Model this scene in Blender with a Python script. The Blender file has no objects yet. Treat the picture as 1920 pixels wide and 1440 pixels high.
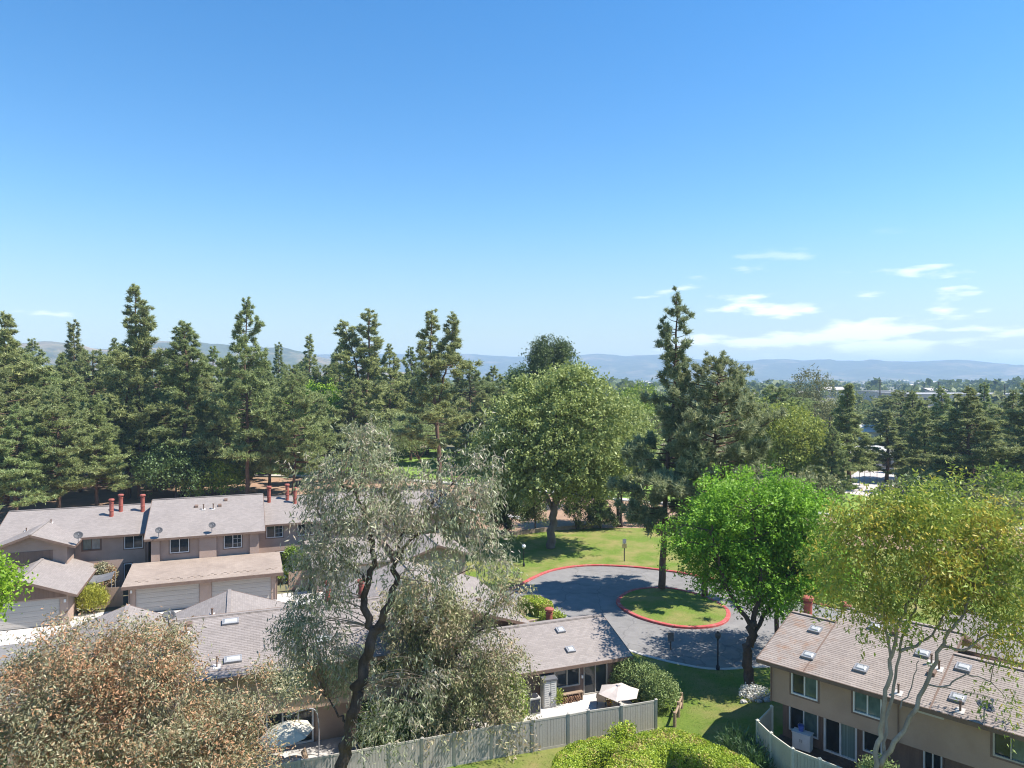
import bpy, bmesh, math, random
import numpy as np
from mathutils import Vector, Matrix, noise
from mathutils.geometry import delaunay_2d_cdt

# ------------------------------------------------------------------ camera, sky, sun, exposure
SC = bpy.context.scene
COL = SC.collection
R = math.radians
CAM_H = 20.0
cam_data = bpy.data.cameras.new('camera')
cam_data.sensor_width = 36.0
cam_data.lens = 36.0 * 1331 / 1920
cam_data.clip_start = 0.5
cam_data.clip_end = 40000
cam = bpy.data.objects.new('camera', cam_data)
COL.objects.link(cam)
cam.location = (0, 0, CAM_H)
cam.rotation_euler = (R(90 - 0.39), 0, 0)
SC.camera = cam

SUN_EL, SUN_AZ = R(56), R(-4)          # azimuth measured from +X towards +Y
sun_data = bpy.data.lights.new('sun', 'SUN')
sun_data.energy = 5.0
sun_data.angle = R(0.55)
sun_data.color = (1.0, 0.95, 0.88)
sun = bpy.data.objects.new('sun', sun_data)
COL.objects.link(sun)
SUN_DIR = Vector((math.cos(SUN_EL) * math.cos(SUN_AZ), math.cos(SUN_EL) * math.sin(SUN_AZ), math.sin(SUN_EL)))
sun.rotation_euler = SUN_DIR.to_track_quat('Z', 'Y').to_euler()

SC.view_settings.view_transform = 'Standard'
SC.view_settings.look = 'None'
SC.view_settings.exposure = 0.90
SC.view_settings.gamma = 1.0
SC.view_settings.use_curve_mapping = False
SC.cycles.max_bounces = 5
SC.cycles.diffuse_bounces = 3
SC.cycles.glossy_bounces = 2
SC.cycles.transmission_bounces = 3
SC.cycles.volume_bounces = 1
SC.cycles.transparent_max_bounces = 6
SC.cycles.use_denoising = True
SC.cycles.filter_width = 1.1
SC.cycles.caustics_reflective = False
SC.cycles.caustics_refractive = False

def nd(nt, typ, **kw):
    n = nt.nodes.new(typ)
    for k, v in kw.items():
        setattr(n, k, v)
    return n

def make_world():
    w = bpy.data.worlds.new('World')
    SC.world = w
    w.use_nodes = True
    nt = w.node_tree
    nt.nodes.clear()
    out = nd(nt, 'ShaderNodeOutputWorld')
    bg = nd(nt, 'ShaderNodeBackground')
    bg.inputs['Strength'].default_value = 0.104
    sky = nd(nt, 'ShaderNodeTexSky', sky_type='NISHITA')
    sky.sun_disc = False
    sky.sun_elevation = SUN_EL
    sky.sun_rotation = R(90) - SUN_AZ
    sky.altitude = 250
    sky.air_density = 1.25
    sky.dust_density = 0.1
    sky.ozone_density = 3.0
    # thin low clouds, a soft noise in the direction of view, the same band all the way round
    tc = nd(nt, 'ShaderNodeTexCoord')
    sep = nd(nt, 'ShaderNodeSeparateXYZ')
    nt.links.new(tc.outputs['Generated'], sep.inputs[0])
    turn = nd(nt, 'ShaderNodeVectorRotate', rotation_type='Z_AXIS')
    turn.inputs['Angle'].default_value = R(6)
    nt.links.new(tc.outputs['Generated'], turn.inputs['Vector'])
    def cloud_noise(scale, loc, detail):
        mp = nd(nt, 'ShaderNodeMapping')
        mp.inputs['Scale'].default_value = scale
        mp.inputs['Location'].default_value = loc
        nt.links.new(turn.outputs[0], mp.inputs[0])
        n1 = nd(nt, 'ShaderNodeTexNoise')
        n1.inputs['Scale'].default_value = 1.0
        n1.inputs['Detail'].default_value = detail
        n1.inputs['Roughness'].default_value = 0.5
        nt.links.new(mp.outputs[0], n1.inputs['Vector'])
        return n1.outputs['Fac']
    cov = cloud_noise((1.7, 1.7, 3.0), CLOUD_OFF, 1)
    fin = cloud_noise((10.0, 10.0, 46.0), (1.3, 0.2, 5.1), 6)
    cm = nd(nt, 'ShaderNodeMath', operation='MULTIPLY_ADD')
    cm.inputs[1].default_value = 0.9
    nt.links.new(cov, cm.inputs[0]); nt.links.new(fin, cm.inputs[2])
    r1 = nd(nt, 'ShaderNodeMapRange', interpolation_type='SMOOTHSTEP')
    r1.inputs['From Min'].default_value = 1.125
    r1.inputs['From Max'].default_value = 1.27
    nt.links.new(cm.outputs[0], r1.inputs['Value'])
    band_lo = nd(nt, 'ShaderNodeMapRange', interpolation_type='SMOOTHSTEP')
    band_lo.inputs['From Min'].default_value = 0.015
    band_lo.inputs['From Max'].default_value = 0.05
    nt.links.new(sep.outputs['Z'], band_lo.inputs['Value'])
    band_hi = nd(nt, 'ShaderNodeMapRange', interpolation_type='SMOOTHSTEP')
    band_hi.inputs['From Min'].default_value = 0.20
    band_hi.inputs['From Max'].default_value = 0.09
    nt.links.new(sep.outputs['Z'], band_hi.inputs['Value'])
    m1 = nd(nt, 'ShaderNodeMath', operation='MULTIPLY')
    m2 = nd(nt, 'ShaderNodeMath', operation='MULTIPLY')
    nt.links.new(r1.outputs[0], m1.inputs[0]); nt.links.new(band_lo.outputs[0], m1.inputs[1])
    nt.links.new(m1.outputs[0], m2.inputs[0]); nt.links.new(band_hi.outputs[0], m2.inputs[1])
    m3 = nd(nt, 'ShaderNodeMath', operation='MULTIPLY')
    m3.inputs[1].default_value = 0.9
    nt.links.new(m2.outputs[0], m3.inputs[0])
    mix = nd(nt, 'ShaderNodeMix', data_type='RGBA')
    mix.inputs[7].default_value = (7.6, 7.7, 7.9, 1)
    nt.links.new(m3.outputs[0], mix.inputs[0])
    hsn = nd(nt, 'ShaderNodeHueSaturation')
    hsn.inputs['Saturation'].default_value = 1.36
    hsn.inputs['Hue'].default_value = 0.502
    nt.links.new(sky.outputs[0], hsn.inputs['Color'])
    for sock, lo_, hi_ in (('Saturation', 1.05, 1.36), ('Value', 0.62, 1.0)):
        mr = nd(nt, 'ShaderNodeMapRange', interpolation_type='SMOOTHSTEP')
        mr.inputs['From Min'].default_value = 0.0; mr.inputs['From Max'].default_value = 0.24
        mr.inputs['To Min'].default_value = lo_; mr.inputs['To Max'].default_value = hi_
        nt.links.new(sep.outputs['Z'], mr.inputs['Value']); nt.links.new(mr.outputs[0], hsn.inputs[sock])
    nt.links.new(hsn.outputs[0], mix.inputs[6])
    nt.links.new(mix.outputs[2], bg.inputs['Color'])
    nt.links.new(bg.outputs[0], out.inputs[0])

CLOUD_OFF = (15.43, 7.19, 2.2)
make_world()

# ------------------------------------------------------------------ helpers: placing, meshes, objects
F_PX, Y_HOR = 1331.0, 711.0
def at(px, py, z=0.0):
    """world point of the photograph's pixel (1920 wide) that lies at height z"""
    d = (CAM_H - z) * F_PX / (py - Y_HOR)
    return Vector(((px - 960) / F_PX * d, d, z))
def along(px, py, d):
    """world point of a pixel at distance d"""
    return Vector(((px - 960) / F_PX * d, d, CAM_H - (py - Y_HOR) * d / F_PX))

def row_dir(deg):
    c, s = math.cos(R(deg)), math.sin(R(deg))
    return c, s
def un(u, n, z=0.0, deg=21):
    c, s = row_dir(deg)
    return Vector((u * c - n * s, u * s + n * c, z))

class Geo:
    """collects faces of one mesh"""
    def __init__(self):
        self.v = []; self.f = []; self.m = []
    def face(self, pts, mi=0):
        k = len(self.v)
        self.v += [tuple(p) for p in pts]
        self.f.append(tuple(range(k, k + len(pts)))); self.m.append(mi)
    def box(self, x0, x1, y0, y1, z0, z1, mi=0):
        k = len(self.v)
        self.v += [(x0,y0,z0),(x1,y0,z0),(x1,y1,z0),(x0,y1,z0),(x0,y0,z1),(x1,y0,z1),(x1,y1,z1),(x0,y1,z1)]
        for q in ((0,3,2,1),(4,5,6,7),(0,1,5,4),(1,2,6,5),(2,3,7,6),(3,0,4,7)):
            self.f.append(tuple(k + i for i in q)); self.m.append(mi)
        return self
    def bar(self, a, b, w, h, mi=0, up=(0,0,1)):
        a, b = Vector(a), Vector(b)
        d = (b - a).normalized()
        s = d.cross(Vector(up))
        if s.length < 1e-4: s = Vector((1,0,0))
        s.normalize(); t = s.cross(d).normalized()
        s *= w / 2; t *= h / 2
        k = len(self.v)
        self.v += [tuple(p) for p in (a-s-t, a+s-t, a+s+t, a-s+t, b-s-t, b+s-t, b+s+t, b-s+t)]
        for q in ((0,1,2,3),(7,6,5,4),(0,4,5,1),(1,5,6,2),(2,6,7,3),(3,7,4,0)):
            self.f.append(tuple(k + i for i in q)); self.m.append(mi)
        return self
    def slab(self, quad, th, mi=0):
        """quad of four points (counter-clockwise from above) with a thickness downwards"""
        q = [Vector(p) for p in quad]; lo = [p - Vector((0,0,th)) for p in q]
        n = len(q)
        self.face(q, mi); self.face(lo[::-1], mi)
        for i in range(n):
            j = (i + 1) % n
            self.face((q[i], lo[i], lo[j], q[j]), mi)
        return self
    def prism(self, pts, z0, z1, mi=0):
        n = len(pts)
        self.face([(x, y, z1) for x, y in pts], mi)
        self.face([(x, y, z0) for x, y in pts][::-1], mi)
        for i in range(n):
            a, b = pts[i], pts[(i + 1) % n]
            self.face([(a[0],a[1],z0),(b[0],b[1],z0),(b[0],b[1],z1),(a[0],a[1],z1)], mi)
        return self
    def tube(self, pts, radii, sides=7, mi=0, caps=True):
        pts = [Vector(p) for p in pts]
        if not hasattr(radii, '__len__'): radii = [radii] * len(pts)
        k0 = len(self.v); n = len(pts)
        ref = Vector((0.31, 0.95, 0.05)).normalized()
        for i, p in enumerate(pts):
            d = (pts[min(i+1, n-1)] - pts[max(i-1, 0)])
            d = d.normalized() if d.length > 1e-6 else Vector((0,0,1))
            s = d.cross(ref)
            if s.length < 0.05: s = d.cross(Vector((1,0,0)))
            s.normalize(); t = d.cross(s)
            for j in range(sides):
                a = 2 * math.pi * j / sides
                self.v.append(tuple(p + (s * math.cos(a) + t * math.sin(a)) * radii[i]))
        for i in range(n - 1):
            for j in range(sides):
                a = k0 + i*sides + j; b = k0 + i*sides + (j+1) % sides
                self.f.append((a, b, b + sides, a + sides)); self.m.append(mi)
        if caps:
            self.f.append(tuple(k0 + j for j in range(sides))[::-1]); self.m.append(mi)
            self.f.append(tuple(k0 + (n-1)*sides + j for j in range(sides))); self.m.append(mi)
        return self
    def lathe(self, c, prof, sides=16, mi=0):
        """prof: list of (radius, z)"""
        return self.tube([(c[0], c[1], c[2] + z) for r, z in prof], [max(r, 0.002) for r, z in prof], sides, mi)
    def shift(self, o):
        self.v = [(a - o[0], b - o[1], c - o[2]) for a, b, c in self.v]
        return self
    def mesh(self, name, mats, smooth=False):
        me = bpy.data.meshes.new(name)
        me.from_pydata(self.v, [], self.f)
        for m in (mats if isinstance(mats, (list, tuple)) else [mats]): me.materials.append(m)
        me.polygons.foreach_set('material_index', self.m)
        if smooth: me.polygons.foreach_set('use_smooth', [True] * len(self.f))
        me.update()
        return me
    def build(self, name, mats, parent=None, smooth=False, loc=None, rot=None):
        o = bpy.data.objects.new(name, self.mesh(name, mats, smooth))
        COL.objects.link(o)
        if parent: o.parent = parent
        if loc is not None: o.location = loc
        if rot is not None: o.rotation_euler = rot
        return o

def np_mesh(name, verts, nper, mat):
    """verts (N*nper,3): N separate faces of nper corners"""
    me = bpy.data.meshes.new(name)
    nv = len(verts); nf = nv // nper
    me.vertices.add(nv); me.vertices.foreach_set('co', np.ascontiguousarray(verts, dtype=np.float32).ravel())
    me.loops.add(nv); me.loops.foreach_set('vertex_index', np.arange(nv, dtype=np.int32))
    me.polygons.add(nf); me.polygons.foreach_set('loop_start', np.arange(0, nv, nper, dtype=np.int32))
    me.materials.append(mat)
    me.update(calc_edges=True)
    return me
def obj(name, me, parent=None, loc=None):
    o = bpy.data.objects.new(name, me)
    COL.objects.link(o)
    if parent: o.parent = parent
    if loc is not None: o.location = loc
    return o
def empty(name, loc=(0,0,0), rz=0.0):
    o = bpy.data.objects.new(name, None)
    o.empty_display_size = 0.5
    COL.objects.link(o)
    o.location = loc; o.rotation_euler = (0, 0, rz)
    return o
def tag(o, label, cat, group=None):
    o['label'] = label; o['category'] = cat
    if group: o['group'] = group
    return o
def structure(o, kind='structure'):
    o['kind'] = kind
    return o
def copy_tree(o, parent=None):
    c = o.copy(); COL.objects.link(c); c.parent = parent
    for ch in o.children: copy_tree(ch, c)
    return c

# ------------------------------------------------------------------ materials
def new_mat(name):
    m = bpy.data.materials.new(name); m.use_nodes = True
    nt = m.node_tree
    b = nt.nodes['Principled BSDF']
    return m, nt, b
def rgba(c): return (c[0], c[1], c[2], 1.0)
def pos_node(nt, scale=(1,1,1), rotz=0.0, loc=(0,0,0)):
    g = nd(nt, 'ShaderNodeNewGeometry')
    mp = nd(nt, 'ShaderNodeMapping')
    mp.inputs['Scale'].default_value = scale
    mp.inputs['Rotation'].default_value = (0, 0, rotz)
    mp.inputs['Location'].default_value = loc
    nt.links.new(g.outputs['Position'], mp.inputs[0])
    return mp.outputs[0]
def noise_node(nt, vec, scale, detail=5, rough=0.55):
    n = nd(nt, 'ShaderNodeTexNoise')
    n.inputs['Scale'].default_value = scale
    n.inputs['Detail'].default_value = detail
    n.inputs['Roughness'].default_value = rough
    nt.links.new(vec, n.inputs['Vector'])
    return n.outputs['Fac']
def ramp_node(nt, fac, stops):
    r = nd(nt, 'ShaderNodeValToRGB')
    e = r.color_ramp.elements
    while len(e) < len(stops): e.new(0.5)
    for i, (p, c) in enumerate(stops):
        e[i].position = p; e[i].color = rgba(c)
    nt.links.new(fac, r.inputs[0])
    return r.outputs[0]
def mix_node(nt, fac, a, b, blend='MIX'):
    m = nd(nt, 'ShaderNodeMix', data_type='RGBA', blend_type=blend)
    for s, v in ((m.inputs[0], fac), (m.inputs[6], a), (m.inputs[7], b)):
        if isinstance(v, (int, float)): s.default_value = v
        elif isinstance(v, (tuple, list)): s.default_value = rgba(v)
        else: nt.links.new(v, s)
    return m.outputs[2]
def bump_node(nt, height, strength, dist, b):
    bp = nd(nt, 'ShaderNodeBump')
    bp.inputs['Strength'].default_value = strength
    bp.inputs['Distance'].default_value = dist
    nt.links.new(height, bp.inputs['Height'])
    nt.links.new(bp.outputs[0], b.inputs['Normal'])
def pmat(name, c1, c2=None, scale=1.5, rough=0.85, bump=0.25, bscale=30, bdist=0.02, spec=0.25, metallic=0.0, lo=0.35, hi=0.65, streak=None):
    m, nt, b = new_mat(name)
    b.inputs['Roughness'].default_value = rough
    b.inputs['Specular IOR Level'].default_value = spec
    b.inputs['Metallic'].default_value = metallic
    if c2 is None: c2 = tuple(x * 0.8 for x in c1)
    v = pos_node(nt, streak or (1,1,1))
    f = noise_node(nt, v, scale)
    col = ramp_node(nt, f, [(lo, c2), (hi, c1)])
    v2 = pos_node(nt)
    f2 = noise_node(nt, v2, bscale, 3)
    col = mix_node(nt, 0.18, col, ramp_node(nt, f2, [(0.3, (0.25,0.25,0.25)), (0.7, (0.8,0.8,0.8))]), 'OVERLAY')
    nt.links.new(col, b.inputs['Base Color'])
    if bump: bump_node(nt, f2, bump, bdist, b)
    return m
def roof_mat(name, deg, c1, c2, swap=False, stain=None):
    m, nt, b = new_mat(name)
    b.inputs['Roughness'].default_value = 0.92
    b.inputs['Specular IOR Level'].default_value = 0.15
    v = pos_node(nt, rotz=-R(deg) + (R(90) if swap else 0))
    br = nd(nt, 'ShaderNodeTexBrick')
    br.inputs['Scale'].default_value = 1.0
    br.inputs['Brick Width'].default_value = 0.31
    br.inputs['Row Height'].default_value = 0.145
    br.inputs['Mortar Size'].default_value = 0.008
    br.inputs['Color1'].default_value = (0.2,0.2,0.2,1); br.inputs['Color2'].default_value = (0.8,0.8,0.8,1)
    br.inputs['Mortar'].default_value = (0,0,0,1)
    nt.links.new(v, br.inputs['Vector'])
    f = noise_node(nt, v, 0.5, 5)
    base = ramp_node(nt, f, [(0.3, c2), (0.7, c1)])
    col = mix_node(nt, 0.15, base, br.outputs['Color'], 'OVERLAY')
    fs = noise_node(nt, pos_node(nt, (1,1,1)), 22, 4)
    col = mix_node(nt, 0.13, col, ramp_node(nt, fs, [(0.3,(0.25,0.25,0.25)),(0.7,(0.8,0.8,0.8))]), 'OVERLAY')
    if stain: col = stain(nt, col)
    nt.links.new(col, b.inputs['Base Color'])
    inv = nd(nt, 'ShaderNodeMath', operation='SUBTRACT'); inv.inputs[0].default_value = 1.0
    nt.links.new(br.outputs['Fac'], inv.inputs[1])
    bump_node(nt, inv.outputs[0], 0.5, 0.012, b)
    return m
def leaf_mat(name, dark, light, tip=None, tipamt=0.35, transl=0.35, big=0.35, rough=0.55, gloss=0.06, objvar=0.25):
    """leaf colours vary from leaf to leaf and from bough to bough"""
    m = bpy.data.materials.new(name); m.use_nodes = True
    nt = m.node_tree; nt.nodes.clear()
    out = nd(nt, 'ShaderNodeOutputMaterial')
    g = nd(nt, 'ShaderNodeNewGeometry')
    ri = g.outputs['Random Per Island']
    col = ramp_node(nt, ri, [(0.0, dark), (1.0, light)])
    tc = nd(nt, 'ShaderNodeTexCoord')
    f = noise_node(nt, tc.outputs['Object'], big, 3)
    if tip:
        wn = nd(nt, 'ShaderNodeTexWhiteNoise', noise_dimensions='1D')
        nt.links.new(ri, wn.inputs['W'])
        add = nd(nt, 'ShaderNodeMath', operation='ADD')
        nt.links.new(wn.outputs['Value'], add.inputs[0])
        mul = nd(nt, 'ShaderNodeMath', operation='MULTIPLY_ADD')
        mul.inputs[1].default_value = 2.6; mul.inputs[2].default_value = -1.3 - 1.0 + tipamt
        nt.links.new(f, mul.inputs[0]); nt.links.new(mul.outputs[0], add.inputs[1])
        cl = nd(nt, 'ShaderNodeMapRange'); cl.inputs['From Min'].default_value = -0.15; cl.inputs['From Max'].default_value = 0.25
        nt.links.new(add.outputs[0], cl.inputs['Value'])
        col = mix_node(nt, cl.outputs[0], col, tip)
    else:
        col = mix_node(nt, 0.25, col, ramp_node(nt, f, [(0.3,(0.3,0.3,0.3)),(0.7,(0.75,0.75,0.7))]), 'OVERLAY')
    if objvar:
        oi = nd(nt, 'ShaderNodeObjectInfo')
        hs = nd(nt, 'ShaderNodeHueSaturation')
        mr = nd(nt, 'ShaderNodeMapRange'); mr.inputs['To Min'].default_value = 1 - objvar; mr.inputs['To Max'].default_value = 1 + objvar
        nt.links.new(oi.outputs['Random'], mr.inputs['Value'])
        nt.links.new(mr.outputs[0], hs.inputs['Value'])
        wn2 = nd(nt, 'ShaderNodeTexWhiteNoise', noise_dimensions='1D')
        nt.links.new(oi.outputs['Random'], wn2.inputs['W'])
        mr2 = nd(nt, 'ShaderNodeMapRange'); mr2.inputs['To Min'].default_value = 0.485; mr2.inputs['To Max'].default_value = 0.515
        nt.links.new(wn2.outputs['Value'], mr2.inputs['Value'])
        nt.links.new(mr2.outputs[0], hs.inputs['Hue'])
        nt.links.new(col, hs.inputs['Color'])
        col = hs.outputs[0]
    di = nd(nt, 'ShaderNodeBsdfDiffuse'); tr = nd(nt, 'ShaderNodeBsdfTranslucent'); gl = nd(nt, 'ShaderNodeBsdfGlossy')
    gl.inputs['Roughness'].default_value = rough
    gl.inputs['Color'].default_value = (0.8,0.85,0.8,1)
    nt.links.new(col, di.inputs[0]); nt.links.new(col, tr.inputs[0])
    m1 = nd(nt, 'ShaderNodeMixShader'); m1.inputs[0].default_value = transl
    nt.links.new(di.outputs[0], m1.inputs[1]); nt.links.new(tr.outputs[0], m1.inputs[2])
    m2 = nd(nt, 'ShaderNodeMixShader'); m2.inputs[0].default_value = gloss
    nt.links.new(m1.outputs[0], m2.inputs[1]); nt.links.new(gl.outputs[0], m2.inputs[2])
    nt.links.new(m2.outputs[0], out.inputs[0])
    return m
def grass_mat(name, c_green, c_dark, c_dry, dry=0.5, fine=60):
    m, nt, b = new_mat(name)
    b.inputs['Roughness'].default_value = 0.9
    b.inputs['Specular IOR Level'].default_value = 0.1
    v = pos_node(nt)
    f1 = noise_node(nt, v, 0.35, 6, 0.6); f2 = noise_node(nt, v, 6, 5, 0.65); f3 = noise_node(nt, v, fine, 2)
    col = ramp_node(nt, f2, [(0.3, c_dark), (0.68, c_green)])
    dr = ramp_node(nt, f1, [(dry - 0.05, (0,0,0)), (dry + 0.22, (1,1,1))])
    col = mix_node(nt, dr, col, c_dry)
    col = mix_node(nt, 0.4, col, ramp_node(nt, f3, [(0.3,(0.2,0.2,0.2)),(0.7,(0.85,0.85,0.8))]), 'OVERLAY')
    nt.links.new(col, b.inputs['Base Color'])
    bump_node(nt, f3, 0.8, 0.05, b)
    return m

M = {}
ROOF1, ROOF2 = (0.278, 0.243, 0.221), (0.248, 0.216, 0.196)
M['roof'] = roof_mat('shingle_roof', 21, ROOF1, ROOF2)
M['roof_cross'] = roof_mat('shingle_roof_cross', 21, ROOF1, ROOF2, swap=True)
def litter(nt, col):
    v = pos_node(nt)
    f = noise_node(nt, v, 1.1, 6, 0.62)
    sep = nd(nt, 'ShaderNodeSeparateXYZ'); nt.links.new(pos_node(nt, rotz=R(45)), sep.inputs[0])
    mr = nd(nt, 'ShaderNodeMapRange'); mr.inputs['From Min'].default_value = -13.0; mr.inputs['From Max'].default_value = -16.0
    nt.links.new(sep.outputs['X'], mr.inputs['Value'])
    mu = nd(nt, 'ShaderNodeMath', operation='MULTIPLY')
    nt.links.new(ramp_node(nt, f, [(0.52,(0,0,0)),(0.68,(0.7,0.7,0.7))]), mu.inputs[0]); nt.links.new(mr.outputs[0], mu.inputs[1])
    return mix_node(nt, mu.outputs[0], col, (0.27, 0.145, 0.08))
M['roof_d'] = roof_mat('shingle_roof_littered', -45, (0.32, 0.265, 0.232), (0.27, 0.223, 0.195), stain=litter)
M['roof_brown'] = roof_mat('weathered_brown_roof', 21, (0.345, 0.275, 0.222), (0.275, 0.217, 0.175))
def shingle_mat(name, c1, c2, stain=None):
    m, nt, b = new_mat(name)
    b.inputs['Roughness'].default_value = 0.92
    b.inputs['Specular IOR Level'].default_value = 0.12
    g = nd(nt, 'ShaderNodeNewGeometry'); oi = nd(nt, 'ShaderNodeObjectInfo')
    ad = nd(nt, 'ShaderNodeMath', operation='ADD')
    nt.links.new(g.outputs['Random Per Island'], ad.inputs[0]); nt.links.new(oi.outputs['Random'], ad.inputs[1])
    fr = nd(nt, 'ShaderNodeMath', operation='FRACT'); nt.links.new(ad.outputs[0], fr.inputs[0])
    col = ramp_node(nt, fr.outputs[0], [(0.0, c2), (1.0, c1)])
    f = noise_node(nt, pos_node(nt), 0.6, 5)
    col = mix_node(nt, 0.35, col, ramp_node(nt, f, [(0.3,(0.36,0.36,0.36)),(0.7,(0.62,0.62,0.62))]), 'OVERLAY')
    f2 = noise_node(nt, pos_node(nt), 45, 3)
    col = mix_node(nt, 0.25, col, ramp_node(nt, f2, [(0.3,(0.25,0.25,0.25)),(0.7,(0.8,0.8,0.8))]), 'OVERLAY')
    if stain: col = stain(nt, col)
    nt.links.new(col, b.inputs['Base Color'])
    bump_node(nt, f2, 0.3, 0.01, b)
    return m
M['shingle'] = shingle_mat('asphalt_shingle', (0.292,0.255,0.233), (0.252,0.219,0.2))
M['shingle_d'] = shingle_mat('asphalt_shingle_littered', (0.335,0.282,0.246), (0.28,0.234,0.204), litter)
M['stucco'] = pmat('stucco_pink_tan', (0.44,0.325,0.262), (0.365,0.268,0.214), 0.7, 0.92, 0.35, 55, 0.012)
M['stucco_tan'] = pmat('stucco_tan', (0.42,0.30,0.22), (0.36,0.25,0.182), 0.7, 0.92, 0.35, 55, 0.012)
M['siding'] = pmat('brown_siding', (0.235,0.155,0.115), (0.19,0.125,0.093), 0.9, 0.85, 0.3, 30, 0.012, streak=(6,6,0.5))
M['trim'] = pmat('brown_trim', (0.20,0.135,0.10), (0.16,0.105,0.08), 2, 0.7, 0.15)
M['white'] = pmat('white_vinyl', (0.72,0.72,0.70), (0.64,0.64,0.62), 2, 0.5, 0.05)
M['garage'] = pmat('garage_door_offwhite', (0.50,0.455,0.405), (0.44,0.40,0.355), 1.2, 0.55, 0.08, 25, 0.005, streak=(0.5,0.5,6))
M['chimney'] = pmat('red_flue', (0.38,0.115,0.085), (0.28,0.08,0.06), 3, 0.6, 0.15, 30)
M['metal_grey'] = pmat('grey_metal', (0.32,0.32,0.33), (0.25,0.25,0.26), 4, 0.5, 0.05, metallic=0.2)
M['metal_dark'] = pmat('dark_metal', (0.035,0.035,0.04), (0.025,0.025,0.03), 4, 0.5, 0.05)
M['dish'] = pmat('dish_grey', (0.09,0.09,0.095), (0.07,0.07,0.075), 3, 0.6, 0.05)
M['skylight'] = pmat('skylight_dome', (0.46,0.46,0.45), (0.40,0.40,0.39), 5, 0.4, 0.0)
M['concrete'] = pmat('concrete', (0.55,0.52,0.48), (0.46,0.43,0.40), 0.5, 0.9, 0.2, 25, 0.01)
def asphalt_mat():
    m, nt, b = new_mat('asphalt')
    b.inputs['Roughness'].default_value = 0.93; b.inputs['Specular IOR Level'].default_value = 0.2
    v = pos_node(nt)
    f1 = noise_node(nt, v, 0.16, 6, 0.6); f2 = noise_node(nt, v, 55, 3); f3 = noise_node(nt, v, 0.9, 5, 0.6)
    col = ramp_node(nt, f1, [(0.32, (0.185,0.177,0.170)), (0.68, (0.232,0.221,0.211))])
    col = mix_node(nt, 0.35, col, ramp_node(nt, f3, [(0.3,(0.3,0.3,0.3)),(0.7,(0.66,0.66,0.66))]), 'OVERLAY')
    col = mix_node(nt, 0.3, col, ramp_node(nt, f2, [(0.3,(0.2,0.2,0.2)),(0.7,(0.82,0.82,0.82))]), 'OVERLAY')
    wv = nd(nt, 'ShaderNodeVectorMath', operation='ADD')
    nc = nd(nt, 'ShaderNodeTexNoise'); nc.inputs['Scale'].default_value = 0.8; nt.links.new(v, nc.inputs['Vector'])
    nt.links.new(v, wv.inputs[0]); nt.links.new(nc.outputs['Color'], wv.inputs[1])
    vo = nd(nt, 'ShaderNodeTexVoronoi', feature='DISTANCE_TO_EDGE'); vo.inputs['Scale'].default_value = 0.21
    nt.links.new(wv.outputs[0], vo.inputs['Vector'])
    col = mix_node(nt, ramp_node(nt, vo.outputs['Distance'], [(0.004, (0.5,0.5,0.5)), (0.010, (0,0,0))]), col, (0.11,0.107,0.103))
    nt.links.new(col, b.inputs['Base Color']); bump_node(nt, f2, 0.4, 0.01, b)
    return m
M['asphalt'] = asphalt_mat()
M['kerb_red'] = pmat('red_kerb', (0.42,0.08,0.075), (0.40,0.19,0.165), 2.6, 0.8, 0.3, 30, 0.01, lo=0.28, hi=0.52)
M['fence'] = pmat('vinyl_fence', (0.375,0.35,0.305), (0.33,0.305,0.268), 0.8, 0.6, 0.12, 18, 0.006, streak=(9,9,0.35))
M['fence_post'] = pmat('fence_post', (0.42,0.39,0.335), (0.36,0.335,0.29), 2, 0.6, 0.08)
M['fence_d'] = pmat('vinyl_fence_cream', (0.44,0.425,0.34), (0.385,0.37,0.30), 0.8, 0.6, 0.12, 18, 0.006, streak=(9,9,0.35))
M['fence_d_post'] = pmat('fence_post_cream', (0.54,0.52,0.42), (0.48,0.46,0.37), 2, 0.6, 0.08)
M['wood'] = pmat('weathered_wood', (0.34,0.25,0.17), (0.24,0.17,0.115), 3, 0.85, 0.4, 30, 0.01, streak=(2,2,8))
M['log'] = pmat('firewood', (0.36,0.21,0.12), (0.16,0.085,0.05), 7, 0.9, 0.4, 40)
M['umbrella'] = pmat('umbrella_canvas', (0.55,0.475,0.42), (0.49,0.42,0.37), 2, 0.9, 0.1, 80, 0.004)
M['umbrella_cream'] = pmat('umbrella_cream', (0.60,0.56,0.46), (0.53,0.49,0.40), 2, 0.9, 0.1, 80, 0.004)
M['sling'] = pmat('sling_fabric', (0.45,0.35,0.25), None, 3, 0.9, 0.1)
M['shed'] = pmat('shed_resin', (0.47,0.45,0.41), (0.42,0.40,0.365), 2, 0.6, 0.1)
M['shed_roof'] = pmat('shed_roof', (0.13,0.13,0.135), None, 2, 0.6, 0.1)
M['bark_pine'] = pmat('pine_bark', (0.20,0.125,0.085), (0.10,0.062,0.045), 2.5, 0.95, 0.7, 12, 0.05, streak=(1,1,0.35))
M['bark_dark'] = pmat('dark_bark', (0.125,0.088,0.07), (0.06,0.043,0.035), 3.0, 0.95, 0.8, 14, 0.04, streak=(1,1,0.25))
M['bark_grey'] = pmat('grey_bark', (0.20,0.17,0.145), (0.12,0.10,0.085), 2.5, 0.95, 0.6, 14, 0.04, streak=(1,1,0.3))
M['bark_pale'] = pmat('pale_smooth_bark', (0.40,0.335,0.27), (0.25,0.20,0.155), 1.6, 0.8, 0.25, 10, 0.02, streak=(2,2,0.6))
M['bark_twig'] = pmat('tan_twig', (0.35,0.26,0.19), (0.25,0.18,0.13), 3, 0.9, 0.3, 20)
M['earth'] = pmat('bare_earth', (0.36,0.235,0.155), (0.26,0.17,0.115), 0.25, 0.97, 0.5, 8, 0.04, lo=0.3, hi=0.7)
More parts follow.
